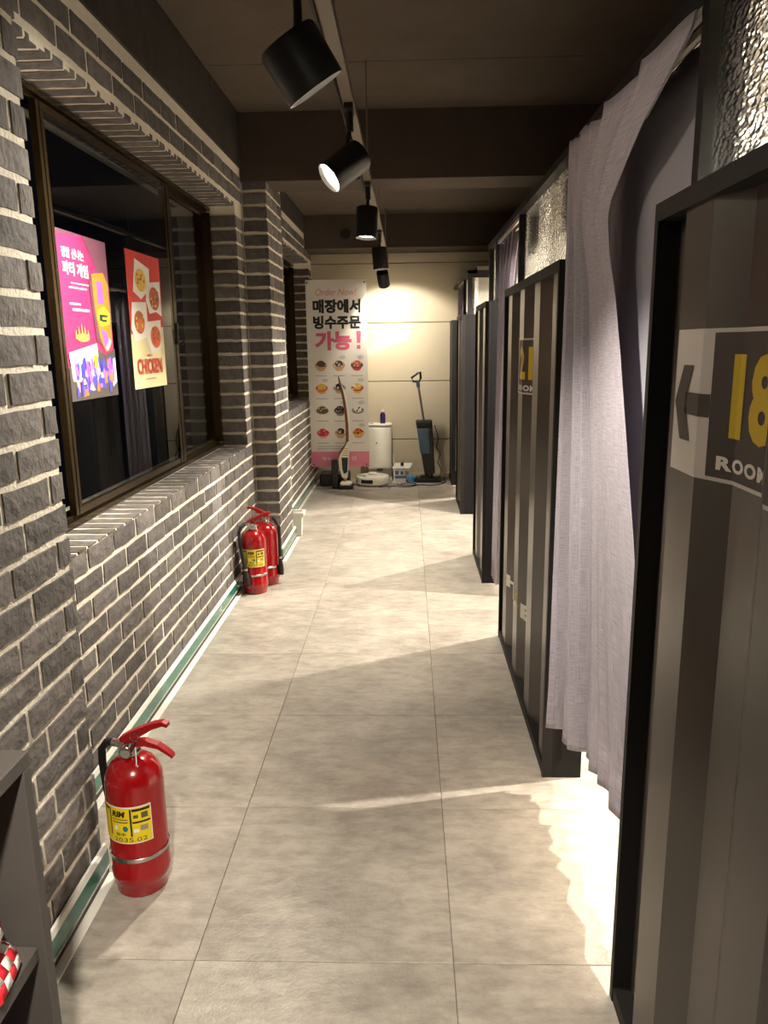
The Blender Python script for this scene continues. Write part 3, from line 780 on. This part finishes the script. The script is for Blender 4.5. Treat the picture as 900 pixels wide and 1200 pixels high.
# ================================================================== EXTINGUISHERS
def extinguisher(x, y, rz, label, hose, group='red fire extinguishers'):
    t = thing('fire_extinguisher', label, 'extinguisher', (x, y, 0), rz, group)
    R = .074
    b = MB().lathe([(.058, 0), (.066, .004), (.068, .028), (.070, .034), (R, .042), (R+.001, .062), (R-.001, .066), (R-.001, .30), (.072, .318), (.066, .338), (.054, .356), (.038, .368), (.022, .374), (.0005, .374)], 40).build('cylinder', 'red', t, True)
    lab(b, 'glossy red cylinder')
    MB().lathe([(.0755, .108), (.0765, .109), (.0765, .119), (.0755, .12)], 40, caps=False).build('strap', 'chrome', t, True)
    # label wrapped round the front (towards -y, slightly to the left)
    def wrap(u, v, r=R+.0006): a = -PI/2+u; return (r*math.cos(a), r*math.sin(a), v)
    def patch(u0, u1, v0, v1, r, n, m, par):
        mb = MB(); k = max(1, int((u1-u0)/.12)); vs = []
        for i in range(k+1):
            u = u0+(u1-u0)*i/k; vs += [wrap(u, v0, r), wrap(u, v1, r)]
        mb.add(vs, [(2*i, 2*i+2, 2*i+3, 2*i+1) for i in range(k)]); return mb.build(n, m, par, True)
    lp = patch(-1.35, .95, .165, .268, R+.0004, 'label', 'whitep', t)
    patch(-1.32, .92, .168, .265, R+.0009, 'label_ground', 'yellow', lp)
    for (u0, u1, v0, v1, m) in ((-.53, -.48, .186, .262, 'ink'), (.22, .28, .186, .262, 'ink'), (.3, .9, .255, .262, 'ink'), (.3, .9, .222, .227, 'ink'), (-1.3, -.55, .255, .262, 'ink'),
                                (-.42, .15, .232, .2345, 'food3'), (-.42, .15, .224, .227, 'food5'), (.55, .8, .2, .214, 'grey'), (.32, .5, .196, .206, 'whitep'), (-.35, -.22, .203, .216, 'whitep'), (.34, .5, .236, .245, 'food5'), (.6, .82, .234, .25, 'food5')):
        patch(u0, u1, v0, v1, R+.0014, 'print', m, lp)
    MB().ell(.05, .208, .09, .008, lambda u, v: wrap(u, v, R+.0016), 14).build('print', 'gblue', lp)
    MB().txt(T['rim'], -.42, .08, .240, .257, lambda u, v: wrap(u, v, R+.0018)).build('lettering', 'ink', lp)
    MB().txt(T['date'], -.4, .75, .171, .183, lambda u, v: wrap(u, v, R+.0018)).build('lettering', 'food5', lp)
    MB().txt(T['foot1'], -.3, .05, .188, .197, lambda u, v: wrap(u, v, R+.0018)).build('lettering', 'ink', lp)
    # valve
    MB().lathe([(.022, .368), (.024, .376), (.024, .386), (.018, .39), (.018, .412), (.012, .414)], 20).box(-.03, .02, -.012, .012, .392, .412).build('valve', 'chrome', t, True)
    g = MB().tube([(.0, -.012, .398), (.0, -.034, .394)], .018, 18).build('gauge', 'chrome', t, True)
    MB().tube([(0, -.0345, .394), (0, -.0355, .394)], .013, 14).build('dial', 'grey', g)
    # levers reach along +x
    up = MB()
    def lever(pts, w):
        vs = []; fs = []
        for (lx, lz, th) in pts:
            for s in (-1, 1): vs += [(lx, s*w, lz-th), (lx, s*w, lz+th)]
        for i in range(len(pts)-1):
            a = 4*i; b2 = 4*i+4
            fs += [(a, a+1, b2+1, b2), (a+2, b2+2, b2+3, a+3), (a+1, a+3, b2+3, b2+1), (a, b2, b2+2, a+2)]
        fs += [(0, 2, 3, 1), (4*len(pts)-4, 4*len(pts)-3, 4*len(pts)-1, 4*len(pts)-2)]
        return MB().add(vs, fs)
    lever([(-.026, .416, .006), (.0, .424, .014), (.03, .440, .012), (.065, .458, .008), (.092, .466, .006), (.104, .462, .005)], .010).build('squeeze_lever', 'redlever', t)
    lever([(.0, .404, .010), (.04, .410, .008), (.075, .402, .006), (.10, .386, .005), (.112, .376, .004)], .010).build('carry_handle', 'redlever', t)
    MB().tube([(.016+.011*math.cos(a), -.012, .428+.011*math.sin(a)) for a in [k*PI/6 for k in range(12)]], .0012, 5, True).build('pin_ring', 'chrome', t)
    MB().tube([(.018, -.013, .40), (.026, -.03, .37), (.032, -.05, .335)], .0013, 5).build('seal_tail', 'whitep', t)
    MB().cyl((-.028, 0, .402), (-.05, 0, .404), .011, 12).build('hose_coupling', 'chrome', t)
    MB().tube(hose[0], .010, 10).build('hose', 'rubber', t, True)
    if len(hose) > 1:
        MB().tube(hose[1], [.010, .014, .017, .015], 12).build('nozzle', 'rubber', t, True)
        c = Vector(hose[1][0]); MB().cyl(c+Vector((0, 0, .012)), c, .0125, 12).build('nozzle_collar', 'chrome', t)
    return t
h1 = [[(-.045, 0, .404), (-.07, .006, .400), (-.088, .012, .375), (-.093, .018, .33), (-.0925, .024, .26), (-.089, .03, .2), (-.086, .036, .12)]]
extinguisher(-.715, 1.757, -.10, 'large red fire extinguisher standing in the foreground by the near brick wall', h1)
h2 = [[(-.045, 0, .404), (-.065, -.03, .395), (-.075, -.052, .36), (-.068, -.065, .28), (-.055, -.076, .20), (-.045, -.080, .15)], [(-.045, -.080, .15), (-.042, -.082, .12), (-.038, -.085, .09), (-.036, -.086, .06)]]
extinguisher(-.893, 4.215, .12, 'red fire extinguisher with white hose tip, front one of the two by the pier', h2)
h3 = [[(-.045, 0, .404), (-.065, .02, .395), (-.085, .022, .36), (-.088, .02, .28), (-.086, .018, .20), (-.086, .018, .16)], [(-.086, .018, .16), (-.088, .018, .12), (-.088, .018, .09), (-.088, .018, .06)]]
extinguisher(-.852, 4.375, PI*.98, 'red fire extinguisher half hidden behind the other one by the pier', h3)

# ================================================================== WINDOW POSTERS
def poster(label, y0, y1, z0, z1, base):
    p = thing('poster', label, 'poster', (-1.155, (y0+y1)/2, z0), group='posters on the window glass')
    inv = Matrix.Translation((1.155, -(y0+y1)/2, -z0))
    Wd, Hd = y1-y0, z1-z0
    def fn(off):
        return lambda u, v: (-1.1695+off+.02*(y0+u*Wd-2.575), y0+u*Wd, z0+v*Hd)
    mb = MB(); n = 8; k = 12; vs = [fn(0)(i/n, j/k) for j in range(k+1) for i in range(n+1)]
    mb.add(vs, [(j*(n+1)+i, j*(n+1)+i+1, (j+1)*(n+1)+i+1, (j+1)*(n+1)+i) for j in range(k) for i in range(n)])
    o = mb.build('paper', base, p, True); o.matrix_parent_inverse = inv
    cnt = [0]
    def pr(build, m, n='print'):
        cnt[0] += 1
        mb = MB(); build(mb, fn(.0012+.00025*cnt[0]))
        if n == 'print':
            for f in mb.f:
                o = MB().add([mb.v[i] for i in f], [tuple(range(len(f)))]).build(n, m, p); o.matrix_parent_inverse = inv
        else:
            o = mb.build(n, m, p); o.matrix_parent_inverse = inv
    return pr
pr = poster('pink party game poster with crowd print on the dark window', 2.632, 3.04, 1.212, 1.788, 'magenta')
pr(lambda b, f: (b.flat([(.5, 1), (1, 1), (1, .5), (.86, .62), (.74, .82)], f), b.flat([(0, .97), (0, 1), (.5, 1), (.3, .985)], f)), 'mauve')
pr(lambda b, f: b.txt(T['party1'], .07, .50, .845, .905, f), 'whitep', 'lettering')
pr(lambda b, f: b.txt(T['party2'], .07, .56, .745, .825, f), 'whitep', 'lettering')
pr(lambda b, f: (b.rect(.2, .55, .70, .705, f), b.rect(.15, .5, .672, .680, f), b.rect(.14, .35, .575, .585, f), b.rect(.18, .52, .54, .553, f)), 'whitep')
pr(lambda b, f: b.flat([(.56, .73), (.60, .76), (.82, .40), (.86, .30), (.62, .36), (.58, .6)], f), 'mauve')
pr(lambda b, f: b.flat([(.62, .78), (.88, .80), (.97, .73), (.97, .36), (.88, .30), (.80, .29), (.70, .38), (.64, .55)], f), 'orange')
pr(lambda b, f: (b.rect(.72, .84, .60, .74, f), b.flat([(.80, .30), (.93, .34), (.84, .42), (.74, .44)], f)), 'violet')
pr(lambda b, f: b.flat([(.70, .56), (.84, .585), (.96, .54), (.93, .47), (.74, .455), (.67, .50)], f), 'lime')
pr(lambda b, f: (b.rect(.74, .90, .515, .53, f), b.rect(.76, .88, .485, .50, f), b.rect(.72, .78, .49, .53, f)), 'ink')
pr(lambda b, f: [b.flat([(.18+.06*k, .37+.02*(k % 2)), (.20+.06*k, .47-.02*abs(k-2)), (.22+.06*k, .38)], f) for k in range(5)] + [b.ell(.33, .38, .13, .025, f)], 'food1')
pr(lambda b, f: b.flat([(0, 0), (1, 0), (1, .31), (.78, .27), (.55, .33), (0, .2)], f), 'signdark')
pr(lambda b, f: (b.flat([(.02, .29), (.60, .345), (.62, .10), (.06, .12)], f), b.flat([(.80, .22), (.99, .25), (.99, .09), (.90, .06)], f), b.flat([(.84, .30), (.93, .36), (.90, .38), (.80, .315)], f)), 'whitep')
rp = random.Random(3)
for m_, n_ in (('indigo', 22), ('hotpink', 10), ('lavender', 12), ('indigo', 14), ('orange', 9), ('hotpink', 7), ('indigo', 11), ('whitep', 6)):
    def crowd(b, f, n_=n_):
        for k in range(n_):
            u = rp.uniform(.12, .94); v = rp.uniform(.02, .10) if n_ in (9, 11) else rp.uniform(.04, .19)
            h = rp.uniform(.04, .08) if n_ != 6 else .015
            b.flat([(u-.028, v), (u+.028, v), (u+.022, v+h), (u, v+h+.02), (u-.022, v+h)], f)
    pr(crowd, m_)
pr(lambda b, f: b.rect(.50, .58, .19, .27, f), 'lime')
pr = poster('red and cream CHICKEN poster on the dark window', 3.236, 3.646, 1.220, 1.793, 'paper_cream')
pr(lambda b, f: b.flat([(0, 1), (1, 1), (1, .47), (.7, .44), (.55, .43), (.3, .41), (.0, .40)], f), 'paper_red')
pr(lambda b, f: (b.flat([(.25, .95), (.66, .90), (.64, .70), (.58, .73), (.36, .66), (.14, .71)], f), b.flat([(.55, .79), (.97, .82), (.97, .55), (.80, .58), (.58, .56), (.50, .66)], f),
                 b.flat([(.08, .63), (.50, .645), (.50, .48), (.46, .38), (.1, .35), (.02, .44)], f), b.flat([(.5, .50), (.92, .52), (.90, .30), (.55, .26), (.46, .36)], f)), 'whitep')
pr(lambda b, f: (b.ell(.38, .80, .16, .085, f),), 'food1')
pr(lambda b, f: (b.ell(.76, .68, .16, .09, f), b.ell(.26, .49, .15, .085, f)), 'food2')
pr(lambda b, f: (b.ell(.72, .385, .16, .085, f), b.ell(.30, .47, .10, .05, f)), 'orange')
rp2 = random.Random(11)
for m_, (cu, cv) in (('food2', (.38, .80)), ('food1', (.76, .68)), ('food4', (.76, .67)), ('food5', (.76, .69)), ('food1', (.26, .50)), ('food2', (.72, .385)), ('food4', (.72, .39))):
    pr(lambda b, f, cu=cu, cv=cv: [b.ell(cu+rp2.uniform(-.11, .11), cv+rp2.uniform(-.06, .06), .025, .011, f, 8) for _ in range(7)], m_)
pr(lambda b, f: b.txt(T['chicken'], .10, .86, .105, .222, f), 'paper_red', 'lettering')
pr(lambda b, f: b.txt(T['new'], .40, .55, .235, .255, f), 'paper_red', 'lettering')
pr(lambda b, f: b.rect(.32, .62, .065, .072, f), 'grey')

# ================================================================== X-BANNER
def banner():
    y = 7.62; x0, x1, z0, z1 = -.985, -.395, .195, 2.015
    t = thing('banner_stand', 'tall white and pink shaved-ice menu banner by the back wall', 'banner', (-.69, y, 0))
    inv = Matrix.Translation((.69, -y, 0))
    def P(mb, n, m, l=None, par=None):
        o = mb.build(n, m, par or t)
        o.matrix_parent_inverse = inv
        if l: lab(o, l)
        return o
    Wd, Hd = x1-x0, z1-z0
    slant = .02
    def fn(off): return lambda u, v: (x0+u*Wd+(v-.5)*-.012, y-off+.0*v, z0+v*Hd)
    P(MB().box(x0, x1, y, y+.003, z0, z1), 'sheet', 'bannerwhite', 'printed banner sheet')
    P(MB().rect(0.0, 1.0, 0, .085, lambda u, v: (x0+u*Wd, y-.0008, z0+v*Hd)), 'band', 'pink', 'pink foot band')
    def fn0(off): return lambda u, v: (x0+u*Wd, y-off, z0+v*Hd)
    P(MB().txt(T['order'], .16, .84, .918, .955, fn0(.001)), 'lettering', 'pinkpale', 'pale pink words Order Now!')
    P(MB().txt(T['l1'], .11, .90, .828, .900, fn0(.001)), 'lettering', 'ink', 'black Korean lettering')
    P(MB().txt(T['l2'], .11, .90, .746, .816, fn0(.001)), 'lettering', 'ink', 'black Korean lettering')
    P(MB().txt(T['l3'], .13, .74, .634, .735, fn0(.001)), 'lettering', 'pinkdark', 'large rose Korean lettering')
    P(MB().flat([(.82, .735), (.90, .735), (.885, .672), (.828, .672)], fn0(.001)).rect(.825, .885, .640, .660, fn0(.001)), 'lettering', 'pinkdark')
    P(MB().txt(T['foot1'], .20, .34, .036, .056, fn0(.0014)), 'lettering', 'whitep')
    P(MB().txt(T['foot2'], .70, .78, .036, .056, fn0(.0014)), 'lettering', 'whitep')
    tops = [('food6', 'food3', 'food3'), ('food6', 'food3', 'whitep'), ('food3', 'food2', 'pinkpale'), ('orange', 'food1', 'food1'), ('grey', 'ink', 'whitep'), ('food2', 'food1', 'whitep'),
            ('food5', 'food3', 'food6'), ('food3', 'ink', 'grey'), ('grey', 'whitep', 'food3'), ('food4', 'food4', 'pinkpale'), ('food6', 'ink', 'whitep'), ('food1', 'orange', 'ink')]
    base = ['food6', 'food6', 'food4', 'food6', 'food6', 'food1', 'bannerwhite', 'grey', 'bannerwhite', 'pinkpale', 'food6', 'food6']
    rr = random.Random(5); k = 0
    for r in range(4):
        for c in range(3):
            cu = .22+.30*c; cv = .555-.122*r; a, b2, d = tops[k]
            P(MB().flat([(cu-.09, cv-.004), (cu+.09, cv-.004), (cu+.06, cv-.024), (cu+.03, cv-.03), (cu-.03, cv-.03), (cu-.06, cv-.024)], fn0(.001)), 'bowl_print', base[k])
            P(MB().ell(cu, cv, .105, .019, fn0(.0013)), 'bowl_print', a)
            P(MB().ell(cu, cv+.008, .07, .017, fn0(.0016)), 'bowl_print', b2)
            mb = MB()
            for _ in range(6): mb.ell(cu+rr.uniform(-.075, .075), cv+rr.uniform(-.008, .016), .016, .004, fn0(.0019), 8)
            P(mb, 'bowl_print', d)
            P(MB().rect(cu-.10, cu+.10, cv-.058, cv-.055, fn0(.001)), 'caption_print', 'grey')
            if k in (1, 2, 3, 5, 7, 8, 11):
                mb = MB()
                ring = [(cu+.06+.05*math.cos(2*PI*i/16), cv+.042+.010*math.sin(2*PI*i/16)) for i in range(16)]; ring2 = [(cu+.06+.044*math.cos(2*PI*i/16), cv+.042+.0082*math.sin(2*PI*i/16)) for i in range(16)]
                f = fn0(.001); mb.add([f(*p) for p in ring]+[f(*p) for p in ring2], [(i, (i+1) % 16, 16+(i+1) % 16, 16+i) for i in range(16)])
                mb.rect(cu+.03, cu+.09, cv+.040, cv+.044, f); P(mb, 'badge_print', 'grey')
            k += 1
    P(MB().rect(.12, .55, .113, .116, fn0(.001)).rect(.12, .6, .100, .103, fn0(.001)), 'caption_print', 'grey')
    for u, v in ((.03, .985), (.97, .985), (.05, .013), (.95, .013)):
        c = fn0(0)(u, v); P(MB().cyl((c[0], y-.006, c[2]), (c[0], y+.012, c[2]), .008, 10), 'eyelet', 'blackmetal')
    P(MB().cyl((-.69, y+.03, .11), (-.69, y+.03, 1.1), .008, 8).cyl((-.69, y+.03, 1.1), (x0+.02, y+.012, z1-.025), .005, 8).cyl((-.69, y+.03, 1.1), (x1-.02, y+.012, z1-.025), .005, 8)
      .cyl((-.69, y+.03, .4), (x0+.03, y+.012, z0+.025), .005, 8).cyl((-.69, y+.03, .4), (x1-.03, y+.012, z0+.025), .005, 8), 'frame_rods', 'blackmetal')
    P(MB().rbox(-.90, -.60, y-.06, y+.19, 0, .13, .02, 2), 'base_weight', 'blackp', 'black base box')
banner()

# ================================================================== FAR FLOOR OBJECTS
def stick_vacuum():
    x, y = -.63, 7.46
    t = thing('stick_vacuum', 'brown and white stick vacuum standing in front of the banner', 'vacuum', (x, y, 0))
    # handle sweep (local coords)
    pts = [(-.042, 0, 1.10), (-.028, 0, 1.03), (-.006, 0, .95), (.012, 0, .86), (.026, 0, .75), (.034, 0, .64), (.036, 0, .54), (.034, 0, .47), (.018, 0, .42), (-.012, 0, .39), (-.034, 0, .35)]
    MB().tube(pts, [.006, .010, .014, .016, .018, .020, .021, .022, .022, .022, .02], 12).build('handle', 'brown', t, True)
    MB().tube([(p[0]+.016, -.012, p[2]) for p in pts[1:-1]], [.004]+[.008]*8, 8).build('handle_trim', 'beigewhite', t, True)
    MB().prism([(-.045, .34), (-.06, .30), (-.055, .22), (-.034, .13), (-.022, .11), (.022, .11), (.034, .22), (.045, .38), (.050, .47), (.030, .47), (.012, .43)], 'y', -.03, .03).build('body', 'beigewhite', t)
    MB().prism([(-.075, .26), (-.05, .38), (-.036, .38), (-.052, .28), (-.046, .2), (-.062, .2)], 'y', -.022, .022).build('side_trim', 'brown', t)
    MB().prism([(-.030, .315), (.034, .315), (.024, .17), (-.010, .15), (-.024, .20)], 'y', -.034, -.028).build('dust_bin', 'blackp', t)
    for k in range(4): MB().box(-.022+.006*k, .036, -.034, -.029, .335+.022*k, .343+.022*k).build('vent_slot', 'gold', t)
    MB().cyl((0, 0, .12), (0, 0, .05), .016, 12).build('neck', 'gold', t, True)
    MB().rbox(-.07, .085, -.07, .05, .004, .045, .014, 2).build('floor_head', 'blackp', t, True)
    MB().rbox(-.05, .065, -.062, .045, .030, .075, .02, 3).build('head_cover', 'beigewhite', t, True)
    o = MB().rbox(-.135, -.072, -.02, .07, 0, .29, .012, 2).build('charging_dock', 'blackp', t); lab(o, 'black charging stand')
stick_vacuum()
def robot():
    t = thing('robot_vacuum', 'round white robot vacuum in front of the white dock', 'robot vacuum', (-.37, 7.69, 0))
    MB().lathe([(.150, .008), (.168, .016), (.172, .03), (.172, .082), (.166, .092), (.15, .095), (.0005, .096)], 44).build('shell', 'beigewhite', t, True)
    MB().lathe([(.045, .094), (.047, .112), (.040, .118), (.0005, .118)], 24, (0, .02, 0)).build('turret', 'white', t, True)
    mb = MB(); vs = []
    for i in range(9):
        a = math.radians(-128+i*5.2); vs += [(.1745*math.cos(a), .1745*math.sin(a), .035), (.1745*math.cos(a), .1745*math.sin(a), .072)]
    mb.add(vs, [(2*i, 2*i+2, 2*i+3, 2*i+1) for i in range(8)]); mb.build('sensor_window', 'ink', t)
    for s in (-1, 1): MB().cyl((s*.1, -.01, .025), (s*.1, .01, .025), .025, 14).build('wheel', 'rubber', t)
    MB().box(-.10, -.06, -.10, -.06, .095, .098).build('button_pad', 'grey', t)
robot()
def dock():
    t = thing('cleaning_dock', 'tall white robot vacuum dock with a bottle on top', 'dock', (-.30, 7.97, 0))
    MB().rbox(-.132, .125, -.10, .10, .125, .575, .03, 4).build('tank_housing', 'beigewhite', t, True)
    MB().rbox(-.136, .129, -.104, .104, .575, .597, .010, 2).build('lid', 'white', t, True)
    MB().box(-.12, .12, .05, .10, .03, .14).build('rear_support', 'white', t)
    MB().rbox(-.13, .125, -.08, .10, 0, .03, .008, 2).build('base_plate', 'beigewhite', t)
    MB().box(-.03, .03, -.10, -.04, .105, .127).build('nozzle_block', 'ink', t)
    MB().tube([(-.08+.02*math.cos(k*PI/5), -.05+.016*math.sin(k*PI/5), .601) for k in range(10)], .004, 6, True).build('lid_handle', 'grey', t)
    MB().ell(-.03, .40, .008, .012, lambda u, v: (u, -.1008, v)).build('badge', 'grey', t)
dock()
def bottle():
    t = thing('bottle', 'small dark purple bottle with a white cap on the dock', 'bottle', (-.265, 7.96, .597))
    MB().lathe([(.026, 0), (.028, .004), (.028, .085), (.024, .10), (.015, .112), (.014, .118)], 20).build('bottle_body', 'purple', t, True)
    MB().lathe([(.016, .116), (.016, .138), (.012, .142)], 16).build('cap', 'white', t, True)
bottle()
def carton():
    t = thing('carton', 'small white and blue printed box with open lid on the floor', 'box', (-.072, 7.965, 0), -.03)
    MB().box(-.085, .085, -.06, .06, 0, .125).build('carton_body', 'white', t)
    lid = MB().add([(-.10, -.07, .128), (.09, -.07, .128), (.115, .06, .165), (-.07, .06, .165), (-.10, -.07, .131), (.09, -.07, .131), (.115, .06, .168), (-.07, .06, .168)],
             [(0, 1, 2, 3), (4, 7, 6, 5), (0, 4, 5, 1), (1, 5, 6, 2), (2, 6, 7, 3), (3, 7, 4, 0)]).build('lid', 'white', t)
    MB().box(-.01, .02, -.03, .03, .15, .178).build('tape_roll', 'ink', t)
    for (a, b, c, d, m) in ((-.08, .06, .02, .05, 'tape'), (-.07, -.03, .06, .1, 'tape'), (-.01, .02, .06, .095, 'gblue'), (.035, .075, .055, .10, 'grey')):
        MB().rect(a, b, c, d, lambda u, v: (u, -.0606, v)).build('print', m, t)
carton()
def wet_vac():
    t = thing('wet_vacuum', 'upright black and slate blue floor washer leaning by the back wall', 'vacuum', (.19, 7.82, 0))
    MB().rbox(-.12, .15, -.075, .09, 0, .05, .014, 2).build('floor_head', 'blackp', t, True)
    MB().rbox(-.07, .02, -.06, .05, .04, .07, .012, 2).build('head_bridge', 'blackp', t, True)
    lab(MB().rbox(-.20, -.125, -.06, .02, .0, .07, .02, 2).build('brush_cover', 'blue', t, True), 'clear blue brush cover')
    MB().rbox(-.22, -.115, -.03, .06, 0, .03, .01, 1).build('charging_tray', 'blackp', t)
    MB().cyl((.02, 0, .03), (.02, 0, .12), .045, 18).build('joint', 'blackp', t, True)
    def slab(za, zb, w0, w1, d, n, m, y0=0, dx=0):
        def cx(z): return .03-(z-.08)*.11+dx
        vs = []
        for z, w in ((za, w0), (zb, w1)):
            c = cx(z); vs += [(c-w, y0-d, z), (c+w, y0-d, z), (c+w, y0+d, z), (c-w, y0+d, z)]
        o = MB().add(vs, [(0, 3, 2, 1), (4, 5, 6, 7), (0, 1, 5, 4), (1, 2, 6, 5), (2, 3, 7, 6), (3, 0, 4, 7)]).build(n, m, t)
        bv = o.modifiers.new('round', 'BEVEL'); bv.width = .012; bv.segments = 2
    slab(.09, .64, .055, .085, .06, 'main_body', 'blackp')
    slab(.30, .56, .056, .062, .02, 'water_tank', 'slate', -.055, -.018)
    slab(.57, .63, .075, .078, .02, 'dirt_lid', 'ink', -.05)
    MB().cyl((-.03, 0, .63), (-.088, 0, 1.0), .012, 12).build('pole', 'steel', t, True)
    MB().cyl((-.084, 0, .97), (-.092, 0, 1.03), .018, 12).build('pole_collar', 'slate', t, True)
    MB().tube([(-.075, 0, 1.03), (-.14, 0, 1.03), (-.155, 0, 1.065), (-.09, 0, 1.115), (-.065, 0, 1.12), (-.06, 0, 1.06)], .013, 10, True).build('grip', 'blackp', t, True)
    MB().tube([(.08, .03, .58), (.12, .03, .45), (.10, .03, .35), (.14, .03, .28), (.11, .03, .2), (.15, .03, .12), (.13, .03, .02)], .005, 6).build('power_cord', 'rubber', t)
wet_vac()
def cord(label, pts, r, m):
    pts = [Vector(p) for p in pts]; out = []
    for i in range(len(pts)-1):
        p0 = pts[max(i-1, 0)]; p1 = pts[i]; p2 = pts[i+1]; p3 = pts[min(i+2, len(pts)-1)]
        for k in range(6):
            s = k/6; out.append(.5*((2*p1)+(-p0+p2)*s+(2*p0-5*p1+4*p2-p3)*s*s+(-p0+3*p1-3*p2+p3)*s**3))
    out.append(pts[-1])
    tag(MB().tube(out, r, 6).build('extension_cord', m, None, True), label, 'cord', 'cords on the floor')
cord('black cord curling across the floor towards the floor washer', [(-.30, 7.50, .005), (-.15, 7.54, .005), (0, 7.50, .005), (.12, 7.62, .005), (.22, 7.58, .005), (.33, 7.66, .005), (.385, 7.80, .005), (.37, 7.98, .005)], .005, 'rubber')
cord('black cord looping in front of the small white box', [(-.14, 7.74, .005), (-.10, 7.62, .005), (.02, 7.58, .005), (.08, 7.66, .005), (-.02, 7.72, .005), (-.08, 7.64, .011)], .0045, 'rubber')
cord('thin dark cord lying in front of the robot vacuum', [(-.55, 7.40, .004), (-.42, 7.34, .004), (-.28, 7.36, .004), (-.18, 7.44, .004), (-.22, 7.50, .004)], .0035, 'grey')
def adapter():
    t = thing('power_adapter', 'white plug adapter standing between dock and box on the floor', 'plug', (-.145, 7.66, 0))
    MB().rbox(-.022, .022, -.02, .02, 0, .03, .006, 2).build('adapter_body', 'white', t, True)
    MB().tube([(0, 0, .028), (.004, .03, .09), (-.002, .07, .18), (-.012, .12, .3)], .004, 6).build('lead', 'white', t)
adapter()
def bin_():
    t = thing('bin', 'small white plastic bin tucked behind the brick pier', 'bin', (-.845, 5.565, 0))
    def fr(a, z): return [(-a, -a, z), (a, -a, z), (a, a, z), (-a, a, z)]
    o, i = (.036, .047), (.033, .043)
    vs = fr(o[0], 0)+fr(o[1], .165)+fr(i[1], .165)+fr(i[0], .006)
    fs = [(0, 3, 2, 1)]+[(k, (k+1) % 4, 4+(k+1) % 4, 4+k) for k in range(4)]+[(4+k, 4+(k+1) % 4, 8+(k+1) % 4, 8+k) for k in range(4)]+[(8+k, 8+(k+1) % 4, 12+(k+1) % 4, 12+k) for k in range(4)]+[(12, 13, 14, 15)]
    MB().add(vs, fs).build('bucket', 'white', t)
    b = .062
    mb = MB()
    for (x0, x1, y0, y1) in ((-b, b, -b, -.044), (-b, b, .044, b), (-b, -.044, -.044, .044), (.044, b, -.044, .044)): mb.box(x0, x1, y0, y1, .150, .182)
    mb.build('rim', 'white', t)
    MB().box(-.05, .05, -.004, .004, .174, .180).build('divider', 'white', t)
bin_()

# ================================================================== SHELF AND SLIPPERS, bottom left
def shelf():
    xf, xb, ye, yn = -.60, -.797, 1.072, .30
    t = thing('shelf_unit', 'dark grey open shelf at the lower left edge', 'shelf', ((xf+xb)/2, (ye+yn)/2, 0))
    inv = Matrix.Translation((-(xf+xb)/2, -(ye+yn)/2, 0))
    def P(n, *b):
        o = MB().rbox(*b, .0015, 1).build(n, 'shelf', t); o.matrix_parent_inverse = inv
    P('side_panel', xb, xf, ye-.024, ye, 0, .75); P('side_panel', xb, xf, yn, yn+.024, 0, .75)
    P('top_board', xb, xf, yn, ye, .75, .776)
    for z in (.08, .41): P('shelf_board', xb+.01, xf-.012, yn+.024, ye-.024, z, z+.026)
    P('back_board', xb, xb+.01, yn+.024, ye-.024, 0.01, .75)
shelf()
def slipper(loc, rz, label, tilt=0):
    t = thing('slipper', label, 'slipper', loc, rz, 'checkered slippers on the shelf')
    t.rotation_euler = (tilt, 0, rz)
    out = []
    n = 24
    for k in range(n):
        a = 2*PI*k/n; r = 1
        yy = .125*math.sin(a); xx = .045*math.cos(a)*(1+.18*math.sin(a)) - .006*math.sin(2*a)
        out.append((xx, yy))
    MB().prism(out, 'z', 0, .018).build('sole', 'white', t)
    MB().prism([(p[0]*.92, p[1]*.95) for p in out], 'z', .018, .022).build('insole', 'checkred', t)
    # arched toe cover in red and white checks (two meshes)
    nu, nv = 8, 6; cells = {0: MB(), 1: MB()}
    def pt(i, j):
        a = PI*i/nu; v = j/nv; y = .005+.118*v; w = .047*(1-.15*v*v)*math.sqrt(max(.02, 1-max(0, (v-.55)/.48)**2)); h = (.050-.020*v)*(1-max(0, (v-.6)/.42)**2*.8)
        return Vector((w*math.cos(a)*1.04, y, .012+h*math.sin(a)))
    for j in range(nv):
        for i in range(nu):
            cells[(i//1+j) % 2 if j < 5 else 1].add([pt(i, j), pt(i+1, j), pt(i+1, j+1), pt(i, j+1)], [(0, 1, 2, 3)])
    for k in (0, 1):
        o = cells[k].build('toe_check', 'checkred' if k == 0 else 'whitep', t, True)
        s = o.modifiers.new('thickness', 'SOLIDIFY'); s.thickness = .004; s.offset = -1
    MB().tube([tuple(pt(i, 0)) for i in range(nu+1)], .005, 6).build('toe_binding', 'checkred', t, True)
slipper((-.655, .915, .436), .10, 'red and white checkered slipper lying on the shelf board')
slipper((-.662, .890, .499), .04, 'red and white checkered slipper on top of another slipper', .2)
